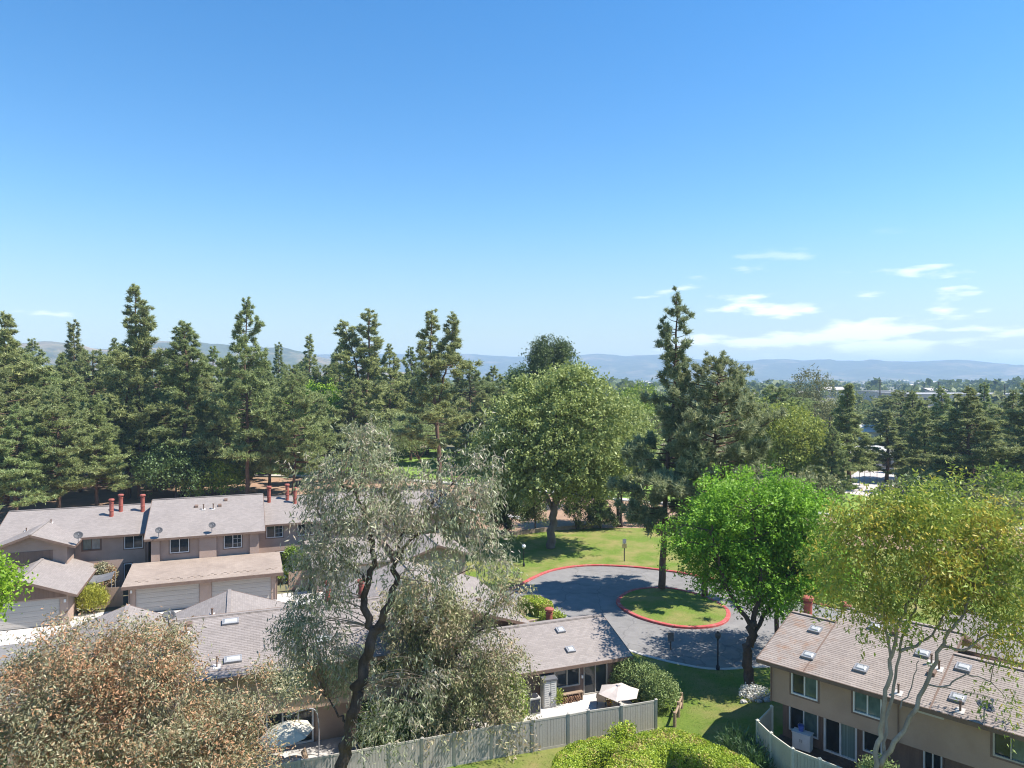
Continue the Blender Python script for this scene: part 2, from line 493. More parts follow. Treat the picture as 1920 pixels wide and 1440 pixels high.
M['mulch'] = pmat('mulch', (0.15,0.095,0.065), (0.09,0.06,0.042), 2, 0.97, 0.7, 15, 0.05)
M['lawn'] = grass_mat('lawn', (0.165,0.225,0.042), (0.105,0.165,0.028), (0.28,0.235,0.095), 0.47)
M['rough'] = grass_mat('rough_grass', (0.13,0.165,0.05), (0.09,0.12,0.035), (0.24,0.19,0.11), 0.44, 20)
M['fairway'] = grass_mat('fairway', (0.20,0.30,0.065), (0.165,0.265,0.05), (0.28,0.27,0.11), 0.6, 20)
M['grass_blade'] = leaf_mat('grass_blade', (0.09,0.16,0.02), (0.20,0.26,0.045), None, transl=0.3, big=0.6, gloss=0.02, objvar=0)
M['stone'] = pmat('pale_stone', (0.45,0.43,0.40), (0.30,0.28,0.26), 4, 0.9, 0.5, 20, 0.02)
M['block'] = pmat('low_block_wall', (0.33,0.25,0.19), (0.24,0.18,0.135), 3, 0.95, 0.5, 12, 0.02)
M['tarp'] = pmat('grey_shade_cloth', (0.17,0.17,0.175), (0.13,0.13,0.135), 3, 0.9, 0.15)
M['blue'] = pmat('blue_plastic', (0.10,0.16,0.50), None, 4, 0.5, 0.0)
M['yellow'] = leaf_mat('yellow_petals', (0.75,0.50,0.02), (0.85,0.65,0.05), None, transl=0.2, objvar=0)
M['petal_white'] = leaf_mat('white_petals', (0.6,0.58,0.52), (0.75,0.74,0.7), None, transl=0.2, objvar=0)
M['globe'] = pmat('white_globe', (0.78,0.78,0.76), (0.74,0.74,0.72), 3, 0.3, 0.0)
M['sign_face'] = pmat('sign_back_grey', (0.16,0.15,0.15), None, 4, 0.6, 0.0)
M['sign_yellow'] = pmat('sign_yellow', (0.55,0.45,0.18), None, 4, 0.6, 0.0)
M['far_white'] = pmat('pale_roof_far', (0.36,0.35,0.34), (0.29,0.28,0.27), 0.05, 0.8, 0.0)
M['far_wall'] = pmat('cream_wall_far', (0.50,0.45,0.39), (0.42,0.38,0.33), 0.1, 0.9, 0.0)
M['far_tile'] = pmat('terracotta_roof_far', (0.40,0.22,0.15), (0.33,0.18,0.12), 0.3, 0.9, 0.0)
M['far_dark'] = pmat('dark_opening_far', (0.06,0.06,0.065), None, 1, 0.5, 0.0)
M['club_white'] = pmat('white_painted_roof', (0.62,0.61,0.58), (0.55,0.54,0.51), 0.4, 0.8, 0.0)
M['pole'] = pmat('timber_pole', (0.14,0.11,0.09), None, 2, 0.9, 0.2)
M['court'] = pmat('court_surface', (0.52,0.475,0.45), (0.44,0.40,0.38), 0.1, 0.9, 0.0)
M['wire'] = pmat('wire_fence', (0.10,0.11,0.11), None, 2, 0.6, 0.0)

def glass_mat(name, col, rough=0.06, spec=0.6):
    m, nt, b = new_mat(name)
    f = noise_node(nt, pos_node(nt, (1.3,1.3,0.7)), 1.7, 4)
    nt.links.new(ramp_node(nt, f, [(0.35, tuple(c*0.55 for c in col)), (0.65, col)]), b.inputs['Base Color'])
    b.inputs['Roughness'].default_value = rough
    b.inputs['Specular IOR Level'].default_value = spec
    return m
M['glass'] = glass_mat('window_glass_dark', (0.035,0.045,0.05))
M['glass_green'] = glass_mat('window_glass_green', (0.13,0.19,0.17))
M['blind'] = glass_mat('window_glass_blind', (0.34,0.35,0.33), 0.12, 0.4)
M['blind_slats'] = pmat('vertical_blinds', (0.24,0.33,0.30), (0.13,0.19,0.175), 1.0, 0.25, 0.0, spec=0.6, streak=(14,14,0.05))

# foliage
M['lf_pine'] = leaf_mat('pine_needles', (0.17,0.215,0.068), (0.445,0.485,0.205), None, transl=0.42, big=0.25, gloss=0.03, objvar=0.17)
M['lf_pine_blue'] = leaf_mat('pine_needles_bluish', (0.15,0.195,0.085), (0.43,0.46,0.24), None, transl=0.40, big=0.25, gloss=0.03, objvar=0.1)
M['lf_dark'] = leaf_mat('dark_broad_leaves', (0.06,0.105,0.026), (0.17,0.225,0.065), None, transl=0.36, big=0.3, gloss=0.04)
M['lf_mid'] = leaf_mat('mid_green_leaves', (0.175,0.245,0.06), (0.41,0.48,0.16), None, transl=0.40, big=0.3, gloss=0.04, objvar=0.1)
M['lf_bright'] = leaf_mat('bright_green_leaves', (0.145,0.275,0.018), (0.35,0.52,0.042), None, transl=0.36, big=0.35, gloss=0.03, objvar=0.05)
M['lf_lime'] = leaf_mat('lime_leaves', (0.15,0.23,0.03), (0.32,0.40,0.06), None, transl=0.38, big=0.4, gloss=0.03)
M['lf_chartreuse'] = leaf_mat('yellow_green_leaves', (0.19,0.235,0.04), (0.42,0.45,0.09), None, transl=0.35, big=0.4, gloss=0.03, objvar=0)
M['lf_olive'] = leaf_mat('olive_leaves', (0.12,0.145,0.05), (0.27,0.27,0.115), None, transl=0.30, big=0.4, gloss=0.03)
M['lf_grey'] = leaf_mat('grey_green_gum_leaves', (0.15,0.185,0.078), (0.44,0.445,0.27), (0.52,0.43,0.33), 0.30, 0.30, 0.45, 0.5, 0.04, objvar=0)
M['lf_gum'] = leaf_mat('olive_gum_leaves', (0.15,0.175,0.065), (0.38,0.37,0.19), (0.46,0.35,0.22), 0.32, 0.20, 0.5, 0.5, 0.03, objvar=0)
M['lf_red'] = leaf_mat('russet_gum_leaves', (0.155,0.175,0.075), (0.47,0.425,0.27), (0.53,0.29,0.155), 0.37, 0.26, 0.55, 0.5, 0.03, objvar=0)
M['lf_gold'] = leaf_mat('golden_gum_leaves', (0.165,0.24,0.035), (0.44,0.51,0.085), (0.60,0.47,0.075), 0.26, 0.34, 0.5, 0.5, 0.03, objvar=0)
M['lf_hedge'] = leaf_mat('hedge_leaves', (0.17,0.28,0.025), (0.49,0.57,0.05), (0.60,0.40,0.19), 0.08, 0.30, 0.8, 0.5, 0.03, objvar=0)
M['lf_bush'] = leaf_mat('bush_leaves', (0.17,0.23,0.065), (0.38,0.42,0.16), None, transl=0.3, big=0.8, gloss=0.03, objvar=0.1)
M['lf_yellow'] = leaf_mat('yellow_bush_leaves', (0.30,0.30,0.03), (0.55,0.48,0.06), None, transl=0.3, big=0.8, objvar=0.05)
M['lf_fern'] = leaf_mat('strap_leaves', (0.03,0.07,0.02), (0.10,0.18,0.05), None, transl=0.25, objvar=0.1)
M['core'] = pmat('light_block_core', (0.05,0.06,0.022), (0.03,0.036,0.014), 3, 1.0, 0.0)  # dark fill of the solid core added inside hedges to block light

# ------------------------------------------------------------------ the setting: ground, road, lawns, hills
def smooth01(t):
    t = max(0.0, min(1.0, t)); return t * t * (3 - 2 * t)
def crom(pts, per=6, closed=False):
    P = [Vector(p) for p in pts]; n = len(P); out = []
    rng_ = range(n) if closed else range(n - 1)
    for i in rng_:
        g = (lambda k: P[k % n]) if closed else (lambda k: P[max(0, min(n - 1, k))])
        p0, p1, p2, p3 = g(i-1), g(i), g(i+1), g(i+2)
        for j in range(per):
            t = j / per
            out.append(0.5 * ((2*p1) + (p2-p0)*t + (2*p0-5*p1+4*p2-p3)*t*t + (3*p1-p0-3*p2+p3)*t*t*t))
    if not closed: out.append(P[-1])
    return out
def inside(p, poly):
    x, y = p; c = False; j = len(poly) - 1
    for i in range(len(poly)):
        xi, yi = poly[i]; xj, yj = poly[j]
        if (yi > y) != (yj > y) and x < (xj - xi) * (y - yi) / (yj - yi) + xi: c = not c
        j = i
    return c
def sheet(name, outline, zf, mat, res=None, smooth=True):
    pts = [(p[0], p[1]) for p in outline]; n = len(pts)
    vs = [Vector(p) for p in pts]
    ed = [(i, (i + 1) % n) for i in range(n)]
    if res:
        x0, x1 = min(p[0] for p in pts), max(p[0] for p in pts); y0, y1 = min(p[1] for p in pts), max(p[1] for p in pts)
        x = x0 + res / 2
        while x < x1:
            y = y0 + res / 2
            while y < y1:
                if inside((x, y), pts): vs.append(Vector((x, y)))
                y += res
            x += res
    r = delaunay_2d_cdt(vs, ed, [], 1, 1e-5)
    z = zf if callable(zf) else (lambda a, b: zf)
    me = bpy.data.meshes.new(name)
    me.from_pydata([(v.x, v.y, z(v.x, v.y)) for v in r[0]], [], [f for f in r[2]])
    me.materials.append(mat)
    me.update()
    bm = bmesh.new(); bm.from_mesh(me)
    bmesh.ops.recalc_face_normals(bm, faces=bm.faces)
    if bm.faces and sum(f.normal.z for f in bm.faces) < 0: bmesh.ops.reverse_faces(bm, faces=bm.faces)
    bm.to_mesh(me); bm.free()
    if smooth: me.polygons.foreach_set('use_smooth', [True] * len(me.polygons))
    o = bpy.data.objects.new(name, me); COL.objects.link(o)
    return structure(o)
def kerb(name, path, w, z0, z1, mat, closed=False):
    """a raised stone edge swept along a path; its top edges are eased"""
    P = [Vector((p[0], p[1])) for p in path]; n = len(P)
    g = Geo(); prof = [(-w/2, z0), (-w/2, z1 - 0.03), (-w/2 + 0.03, z1), (w/2 - 0.03, z1), (w/2, z1 - 0.03), (w/2, z0)]
    for i in range(n):
        a = P[(i - 1) % n] if closed or i > 0 else P[i]
        b = P[(i + 1) % n] if closed or i < n - 1 else P[i]
        t = (b - a).normalized(); s = Vector((t.y, -t.x))
        for off, z in prof: g.v.append((P[i].x + s.x * off, P[i].y + s.y * off, z))
    k = len(prof)
    for i in range(n if closed else n - 1):
        j = (i + 1) % n
        for q in range(k - 1):
            g.f.append((i*k+q, i*k+q+1, j*k+q+1, j*k+q)); g.m.append(0)
    return structure(g.build(name, mat))

# far ground: patchwork of the town and fields
m, nt, b = new_mat('ground_far')
v = pos_node(nt)
f1 = noise_node(nt, v, 0.012, 6, 0.6); f2 = noise_node(nt, v, 0.09, 4, 0.6)
c = ramp_node(nt, f1, [(0.36, (0.10,0.12,0.05)), (0.5, (0.20,0.17,0.11)), (0.62, (0.13,0.15,0.065))])
c = mix_node(nt, 0.5, c, ramp_node(nt, f2, [(0.35,(0.3,0.3,0.3)),(0.65,(0.7,0.68,0.66))]), 'OVERLAY')
nt.links.new(c, b.inputs['Base Color']); b.inputs['Roughness'].default_value = 1.0
M['ground'] = m
ring = [(10600*math.cos(a)*0.98, 4800 + 5600*math.sin(a)) for a in [2*math.pi*i/48 for i in range(48)]]
sheet('ground', [(-10500,-300),(10500,-300),(10500,10400),(-10500,10400)], -0.16, M['ground'], 900)

kerb_back = [(-7.0, 63.5), (-3.2, 65.8), (0.15, 67.74), (2.14, 71.18), (4.46, 74.15), (7.98, 75.84), (12.46, 75.41), (16.57, 73.54), (18.87, 71.75), (23, 67.5), (28, 62.0)]
kerb_front = [(24, 48.9), (17.68, 49.02), (14.05, 48.58), (11.87, 49.39), (10.08, 50.61), (8.75, 51.79), (6.6, 54.0), (5.2, 57.2), (3.9, 60.6), (1.0, 62.0)]
KB, KF = crom(kerb_back, 6), crom(kerb_front, 6)
def P2(v): return (v[0], v[1])
road_outline = [P2(un(-45, 63.2)), P2(un(-6, 63.4)), P2(un(10, 62.8))] + [P2(p) for p in KB] + [(45, 44), (62, 27), (52, 18), (36, 35)] + [P2(p) for p in KF] + [P2(un(17, 58.6)), P2(un(4, 57.0)), P2(un(-45, 57.0))]
sheet('road', road_outline, 0.0, M['asphalt'])
kerb('kerb_red_outer', KB, 0.34, -0.1, 0.15, M['kerb_red'])
kerb('kerb_concrete', KF, 0.30, -0.1, 0.14, M['concrete'])
island = [(9.76, 64.3), (9.56, 62.05), (10.69, 59.29), (12.9, 57.25), (14.96, 56.88), (16.88, 57.62), (18.17, 59.55), (18.5, 62.0), (17.2, 65.4), (14.6, 67.5), (11.6, 66.9)]
ISL = crom(island, 6, True)
kerb('kerb_red_island', ISL, 0.36, -0.1, 0.17, M['kerb_red'], True)
sheet('island_lawn', [P2(p) for p in ISL], lambda x, y: 0.13 + 0.30 * smooth01(1 - math.hypot(x - 14, y - 62) / 5.2), M['lawn'], 0.7)

def front_z(x, y):
    ud = (x - y) * 0.7071
    return 0.10 + 0.62 * smooth01((ud + 22.0) / 4.0) * smooth01((47 - y) / 3.0)
sheet('front_lawn', [(-45, 10), (46, 10), (46, 20), (33, 36), (24, 48.8)] + [P2(p) for p in KF[1:]] + [P2(un(17, 58.4)), P2(un(-45, 44))], front_z, M['lawn'], 1.0)
wall_line = [(-9, 84.5), (-1.0, 88.6), (5.44, 92.0), (10.6, 93.7), (20, 93.6), (32, 88)]
sheet('park_lawn', [P2(un(10, 62.9)), ] + [P2(p) for p in KB] + [(45, 44.2), (70, 40), (60, 75)] + wall_line[::-1] + [(-12, 80)], lambda x, y: 0.11 + 0.25 * smooth01((y - 76) / 14), M['lawn'], 2.0)
sheet('bare_earth', [(-46, 84), (-12, 80)] + wall_line + [(60, 75), (70, 90), (46, 104), (24, 112.4), (6, 124), (-22, 139), (-60, 146), (-140, 150), (-140, 84)], lambda x, y: 0.05 + 0.12 * noise.noise(Vector((x * 0.08, y * 0.08, 0))), M['earth'], 3.0)
cart = crom([(-140, 152), (-60, 148), (-23, 141), (6, 126), (24, 114), (46, 105.5), (75, 91)], 6)
kerb('cart_path', cart, 1.9, -0.1, 0.16, M['concrete'])
sheet('fairway', [P2(p) for p in cart] + [(72, 100), (56, 128), (36, 165), (0, 190), (-60, 215), (-140, 220)], lambda x, y: 0.10 + 0.5 * smooth01((y - 130) / 60) * (0.5 + noise.noise(Vector((x * 0.03, y * 0.03, 3)))), M['fairway'], 5.0)
path2 = crom([(-34, 116), (-21, 119), (-6, 108), (2, 101)], 6)
kerb('dirt_path', path2, 1.4, -0.1, 0.14, M['concrete'])
sheet('driveway_concrete', [P2(un(-24, 63.3)), P2(un(24, 63.3)), P2(un(21, 66.6)), P2(un(21, 69.3)), P2(un(-24, 69.3))], 0.02, M['concrete'])
sheet('garage_apron', [P2(un(-12, 54.0)), P2(un(17.0, 54.0)), P2(un(17.0, 57.1)), P2(un(-12, 57.1))], 0.015, M['concrete'])
sheet('rear_apron', [P2(un(-12, 45, 0, -45)), P2(un(30, 45, 0, -45)), P2(un(30, 51, 0, -45)), P2(un(-8, 51, 0, -45))], 0.02, M['concrete'])
sheet('right_field', [(75, 92), (72, 100.5), (56.5, 128), (36.5, 165), (60, 200), (200, 230), (260, 150), (150, 60), (80, 45), (62, 76)], 0.03, M['rough'], 12)
sheet('sports_court', [(50, 118), (74, 116), (104, 150), (78, 158)], 0.08, M['court'])

# low block wall along the back of the lawn
bw = crom([(-9, 84.5), (-1.0, 88.6), (5.44, 92.0), (10.6, 93.7)], 5)
wl = kerb('block_wall', bw, 0.35, 0.0, 0.85, M['block'])
del wl['kind']; tag(wl, 'low brown block retaining wall behind the park lawn', 'wall')

def fbm(x, y, s=0.0):
    return noise.fractal(Vector((x, y, s)), 1.0, 2.0, 6)
def hills(name, prof, r_front, r_top, r_back, seed, mat, amp):
    """terrain rising from the plain to a crest of uneven height"""
    na, nr = 260, 26
    azs = np.linspace(-1.0, 1.0, na); me_v = []; fs = []
    for i, az in enumerate(azs):
        crest = np.interp(math.tan(az) * F_PX + 960, prof[0], prof[1])
        for j in range(nr):
            t = j / (nr - 1); r = r_front + (r_back - r_front) * t
            tt = (r - r_front) / (r_top - r_front) if r < r_top else 1 - 0.5 * (r - r_top) / (r_back - r_top)
            h_top = 20 + (711 - crest) / F_PX * r_top * math.cos(az)
            x, y = r * math.sin(az), r * math.cos(az)
            z = h_top * smooth01(tt * 0.92 + 0.04) ** 1.2 + amp * fbm(x * 0.0026, y * 0.0026, seed) * smooth01(tt * 1.5) * (1.0 if tt < 0.9 else 0.35)
            me_v.append((x, y, -3 + max(0, z)))
    for i in range(na - 1):
        for j in range(nr - 1):
            a = i * nr + j; fs.append((a, a + nr, a + nr + 1, a + 1))
    me = bpy.data.meshes.new(name); me.from_pydata(me_v, [], fs); me.materials.append(mat)
    me.polygons.foreach_set('use_smooth', [True] * len(fs)); me.update()
    o = bpy.data.objects.new(name, me); COL.objects.link(o)
    return structure(o)
def hill_mat(name, dark, tan, amt):
    m, nt, b = new_mat(name)
    v = pos_node(nt)
    f = noise_node(nt, v, 0.004, 8, 0.62); f2 = noise_node(nt, v, 0.02, 5, 0.6)
    c = ramp_node(nt, f, [(amt, dark), (amt + 0.14, tan)])
    c = mix_node(nt, 0.6, c, ramp_node(nt, f2, [(0.35,(0.25,0.25,0.25)),(0.65,(0.72,0.72,0.7))]), 'OVERLAY')
    nt.links.new(c, b.inputs['Base Color']); b.inputs['Roughness'].default_value = 1
    return m
M['hill_far'] = hill_mat('scrub_hills', (0.055,0.065,0.035), (0.17,0.14,0.085), 0.50)
M['hill_near'] = hill_mat('dry_hills', (0.065,0.075,0.035), (0.27,0.20,0.12), 0.47)
# the highest crests stay under the top of the haze
HAZE_TOP = 262.0
hills('hills_far', ([-600,-100,300,700,820,950,1100,1230,1340,1460,1560,1700,1800,1920,2100,2600],
                    [672,668,664,663,662,667,667,664,678,674,675,679,675,684,688,692]), 3900, 5600, 7600, 4.0, M['hill_far'], 40)
hills('hills_near', ([-700,-100,40,110,200,300,370,440,520,560,620,700,780,900,2700],
                     [672,660,646,641,652,637,641,652,656,658,672,690,704,719,725]), 1700, 2900, 4300, 9.0, M['hill_near'], 30)

# ------------------------------------------------------------------ houses
class House:
    """a house in its own row frame: u along the row, n away from the viewer"""
    def __init__(self, name, label, u0, n0, deg=21, z0=0.0, cat='townhouse', group=None):
        self.o = (u0, n0, z0); self.deg = deg
        self.root = empty(name, un(u0, n0, z0, deg), R(deg))
        tag(self.root, label, cat, group)
    def part(self, name, g, mat, parent=None, smooth=False):
        g.shift(self.o)
        return g.build(name, mat, parent or self.root, smooth)
    def body(self, name, u0, u1, n0, n1, z0, z1, mat, holes=(), gable=None, depth=0.12):
        """walls; holes (ua,ub,za,zb) in the wall that faces the viewer; gable=(axis, rise)"""
        g = Geo()
        us = sorted({u0, u1} | {h[i] for h in holes for i in (0, 1)})
        zs = sorted({z0, z1} | {h[i] for h in holes for i in (2, 3)})
        for a, b_ in zip(us[:-1], us[1:]):
            for c_, d_ in zip(zs[:-1], zs[1:]):
                mu, mz = (a + b_) / 2, (c_ + d_) / 2
                if any(h[0] < mu < h[1] and h[2] < mz < h[3] for h in holes): continue
                g.face([(a,n0,c_),(b_,n0,c_),(b_,n0,d_),(a,n0,d_)])
        for a, b_, c_, d_ in holes:
            m_ = n0 + depth
            g.face([(a,n0,c_),(a,m_,c_),(b_,m_,c_),(b_,n0,c_)][::-1]); g.face([(a,n0,d_),(b_,n0,d_),(b_,m_,d_),(a,m_,d_)][::-1])
            g.face([(a,n0,c_),(a,n0,d_),(a,m_,d_),(a,m_,c_)][::-1]); g.face([(b_,n0,c_),(b_,m_,c_),(b_,m_,d_),(b_,n0,d_)][::-1])
            g.face([(a,m_,c_),(b_,m_,c_),(b_,m_,d_),(a,m_,d_)])
        nm = (n0 + n1) / 2; um = (u0 + u1) / 2
        if gable and gable[0] == 'u':     # ridge along u: gables on the two ends
            for u, rv in ((u1, False), (u0, True)):
                p = [(u,n0,z0),(u,n1,z0),(u,n1,z1),(u,nm,z1+gable[1]),(u,n0,z1)]
                g.face(p[::-1] if rv else p)
            g.face([(u1,n1,z0),(u0,n1,z0),(u0,n1,z1),(u1,n1,z1)])
        else:
            g.face([(u1,n0,z0),(u1,n1,z0),(u1,n1,z1),(u1,n0,z1)]); g.face([(u0,n1,z0),(u0,n0,z0),(u0,n0,z1),(u0,n1,z1)])
            if gable:
                g.face([(u1,n1,z0),(u0,n1,z0),(u0,n1,z1),(um,n1,z1+gable[1]),(u1,n1,z1)])
                g.face([(u0,n0,z1),(u1,n0,z1),(um,n0,z1+gable[1])])
            else:
                g.face([(u1,n1,z0),(u0,n1,z0),(u0,n1,z1),(u1,n1,z1)])
        g.face([(u0,n0,z0),(u0,n1,z0),(u1,n1,z0),(u1,n0,z0)])
        return self.part(name, g, mat)
    def slope(self, name, quad, mat, th=0.16):
        g = Geo(); g.slab(quad, th)
        return self.part(name, g, mat)
    def gable_u(self, ua, ub, nf, ze, nr, zr, nb, mat, zb=None):
        """roof with its ridge along u"""
        zb = ze if zb is None else zb
        f = self.slope('roof_slope', [(ua,nf,ze),(ub,nf,ze),(ub,nr,zr),(ua,nr,zr)], mat)
        self.slope('roof_slope', [(ua,nr+0.003,zr),(ub,nr+0.003,zr),(ub,nb,zb),(ua,nb,zb)], mat)
        g = Geo(); g.bar((ua+0.01,nr,zr+0.02),(ub-0.01,nr,zr+0.02),0.24,0.05); self.part('ridge_cap', g, mat)
        g = Geo(); g.bar((ua,nf-0.02,ze-0.10),(ub,nf-0.02,ze-0.10),0.04,0.20)
        s = (zr-ze)/(nr-nf)
        for u in (ua-0.022, ub+0.022):
            g.bar((u,nf,ze-0.09),(u,nr,zr-0.09),0.04,0.20); g.bar((u,nr,zr-0.09),(u,nb,zb-0.09),0.04,0.20)
        self.part('fascia', g, M['trim'])
        return f
    def gable_n(self, na, nb, ul, ur, ze, zr, mat, um=None):
        """roof with its ridge along n"""
        um = (ul + ur) / 2 if um is None else um
        self.slope('roof_slope', [(ul,na,ze),(um,na,zr),(um,nb,zr),(ul,nb,ze)], mat)
        self.slope('roof_slope', [(um+0.003,na,zr),(ur,na,ze),(ur,nb,ze),(um+0.003,nb,zr)], mat)
        g = Geo(); g.bar((um,na+0.01,zr+0.02),(um,nb-0.01,zr+0.02),0.24,0.05); self.part('ridge_cap', g, mat)
        g = Geo()
        for n in (na-0.022, nb+0.022):
            g.bar((ul,n,ze-0.09),(um,n,zr-0.09),0.04,0.20); g.bar((um,n,zr-0.09),(ur,n,ze-0.09),0.04,0.20)
        for u in (ul-0.02, ur+0.02): g.bar((u,na,ze-0.10),(u,nb,ze-0.10),0.04,0.20)
        self.part('fascia', g, M['trim'])
    def window(self, ua, ub, za, zb, n, panes=('glass','glass'), fw=0.07, name='window', trim=True, frame='white', bars=0):
        """sliding window set into its opening at wall plane n"""
        g = Geo(); y0, y1 = n - 0.03, n + 0.09
        g.box(ua, ub, y0, y1, zb - fw, zb); g.box(ua, ub, y0, y1, za, za + fw)
        g.box(ua, ua + fw, y0, y1, za + fw, zb - fw); g.box(ub - fw, ub, y0, y1, za + fw, zb - fw)
        k = len(panes); w = (ub - ua) / k
        for i in range(1, k):
            g.box(ua + w*i - fw*0.45, ua + w*i + fw*0.45, y0 + 0.02, y1, za + fw, zb - fw)
        for i in range(bars):
            zz = za + (zb - za) * (i + 1) / (bars + 1); g.box(ub - w, ub - fw, n + 0.03, n + 0.05, zz - 0.012, zz + 0.012)
        if bars: g.box(ub - w/2 - 0.012, ub - w/2 + 0.012, n + 0.03, n + 0.05, za + fw, zb - fw)
        root = self.part(name, g, M[frame])
        for i, p in enumerate(panes):
            q = Geo(); a = ua + w*i + (fw if i == 0 else fw*0.45); b_ = ua + w*(i+1) - (fw if i == k-1 else fw*0.45)
            dn = 0.055 if i % 2 else 0.07
            q.box(a, b_, n + dn, n + dn + 0.015, za + fw, zb - fw)
            q.shift(self.o); q.build('pane', M[p], root)
        if trim:
            t = Geo(); e = 0.09
            t.box(ua - e, ub + e, n - 0.025, n - 0.002, zb + 0.002, zb + e); t.box(ua - e, ub + e, n - 0.025, n - 0.002, za - e, za - 0.002)
            t.box(ua - e, ua - 0.002, n - 0.025, n - 0.002, za, zb); t.box(ub + 0.002, ub + e, n - 0.025, n - 0.002, za, zb)
            t.shift(self.o); t.build('window_trim', M['trim'], root)
        return root
    def garage_door(self, ua, ub, za, zb, n):
        g = Geo(); y = n + 0.10
        g.box(ua, ub, y + 0.03, y + 0.05, za, zb)
        d = self.part('garage_door', g, M['garage'])
        k = 5; h = (zb - za) / k
        for i in range(k):
            q = Geo(); z_a, z_b = za + h*i + 0.008, za + h*(i+1) - 0.008
            q.box(ua + 0.01, ub - 0.01, y, y + 0.029, z_a, z_b)
            zc = (z_a + z_b) / 2
            q.box(ua + 0.03, ub - 0.03, y - 0.008, y - 0.001, zc - 0.06, zc + 0.06)
            q.shift(self.o); q.build('door_panel', M['garage'], d)
        return d
    def flue(self, u, n, z0, z1, r=0.2):
        g = Geo()
        g.lathe((u, n, 0), [(r*1.35, z0), (r*1.35, z0+0.05), (r, z0+0.06), (r, z0+(z1-z0)*0.30), (r*1.12, z0+(z1-z0)*0.31), (r*1.12, z0+(z1-z0)*0.36), (r, z0+(z1-z0)*0.37), (r, z1-0.42), (r*1.12, z1-0.41), (r*1.12, z1-0.34), (r*0.82, z1-0.33), (r*0.82, z1-0.2)], 14)
        f = self.part('chimney_flue', g, M['chimney'])
        c_ = Geo(); c_.lathe((u, n, 0), [(r*1.28, z1-0.2), (r*1.42, z1-0.17), (r*1.42, z1-0.06), (r*1.1, z1), (0.01, z1+0.01)], 14)
        c_.shift(self.o); c_.build('flue_cap', M['chimney'], f)
        return f
    def skylight(self, u, n, zroof, s, w=0.62, l=0.62):
        """low box skylight lying on a slope that rises with n by s"""
        a = math.atan(s); ca, sa = math.cos(a), math.sin(a)
        def q(du, dl, dh): return (u + du, n + dl*ca - dh*sa, zroof + dl*sa + dh*ca)
        g = Geo(); w2, l2 = w/2, l/2
        for a_, b_, c_, d_ in ((-w2,w2,-l2,-l2+0.06),(-w2,w2,l2-0.06,l2),(-w2,-w2+0.06,-l2+0.06,l2-0.06),(w2-0.06,w2,-l2+0.06,l2-0.06)):
            p = [q(a_,c_,-0.05),q(b_,c_,-0.05),q(b_,d_,-0.05),q(a_,d_,-0.05)]; t = [q(a_,c_,0.13),q(b_,c_,0.13),q(b_,d_,0.13),q(a_,d_,0.13)]
            g.face(t); 
            for i in range(4): g.face([p[i], p[(i+1)%4], t[(i+1)%4], t[i]])
        f = self.part('skylight', g, M['metal_grey'])
        d = Geo(); e = 0.055
        lo = [q(-w2+e,-l2+e,0.10),q(w2-e,-l2+e,0.10),q(w2-e,l2-e,0.10),q(-w2+e,l2-e,0.10)]
        hi = [q(-w2+e*2.4,-l2+e*2.4,0.17),q(w2-e*2.4,-l2+e*2.4,0.17),q(w2-e*2.4,l2-e*2.4,0.17),q(-w2+e*2.4,l2-e*2.4,0.17)]
        d.face(hi)
        for i in range(4): d.face([lo[i], lo[(i+1)%4], hi[(i+1)%4], hi[i]])
        d.shift(self.o); d.build('skylight_dome', M['skylight'], f)
    def vent(self, u, n, z, h=0.45, r=0.05, flash=True):
        g = Geo(); g.lathe((u, n, 0), [(r, z-0.15), (r, z+h), (r*1.5, z+h+0.001), (r*1.5, z+h+0.06), (0.01, z+h+0.07)], 8)
        v_ = self.part('roof_vent', g, M['trim'])
        if flash:
            f = Geo(); f.slab([(u-0.17,n-0.17,z-0.02),(u+0.17,n-0.17,z-0.02),(u+0.17,n+0.17,z+0.10),(u-0.17,n+0.17,z+0.10)], 0.03)
            f.shift(self.o); f.build('vent_flashing', M['concrete'], v_)
    def hood(self, u, n, z, s):
        g = Geo(); g.slab([(u-0.16,n-0.2,z+0.18-0.2*s),(u+0.16,n-0.2,z+0.18-0.2*s),(u+0.16,n+0.2,z+0.12+0.2*s),(u-0.16,n+0.2,z+0.12+0.2*s)], 0.2)
        self.part('attic_vent', g, M['trim'])

def dish(loc, az, el, label, r=0.36):
    root = empty('satellite_dish', loc)
    tag(root, label, 'satellite dish', 'satellite dishes on the roofs')
    m_ = Geo(); m_.tube([(0,0,-0.05),(0,0,0.45),(0.02,0.0,0.62)], 0.03, 7); m_.build('mast', M['metal_grey'], root)
    r *= 0.86
    d = Vector((math.cos(R(az))*math.cos(R(el)), math.sin(R(az))*math.cos(R(el)), math.sin(R(el))))
    s = d.cross(Vector((0,0,1))).normalized(); t = s.cross(d)
    c0 = Vector((0.02,0,0.66)) + d*0.06
    g = Geo(); rings = 5; sides = 20
    for k in range(rings + 1):
        q = k / rings
        for j in range(sides):
            a = 2*math.pi*j/sides
            g.v.append(tuple(c0 + (s*math.cos(a)*1.08 + t*math.sin(a)) * r * max(q,0.01) + d * (0.10*q*q)))
    for k in range(rings):
        for j in range(sides):
            a = k*sides+j; b_ = k*sides+(j+1)%sides
            g.f.append((a,b_,b_+sides,a+sides)); g.m.append(0)
    o = g.build('reflector', M['dish'], root, True)
    so = o.modifiers.new('th', 'SOLIDIFY'); so.thickness = 0.02
    a = Geo(); tip = c0 + d*0.5 - t*0.12
    a.bar(c0 - t*r*0.9, tip, 0.03, 0.03); a.box(tip.x-0.05, tip.x+0.05, tip.y-0.05, tip.y+0.05, tip.z-0.05, tip.z+0.05)
    a.build('feed_arm', M['metal_grey'], root)
    return root

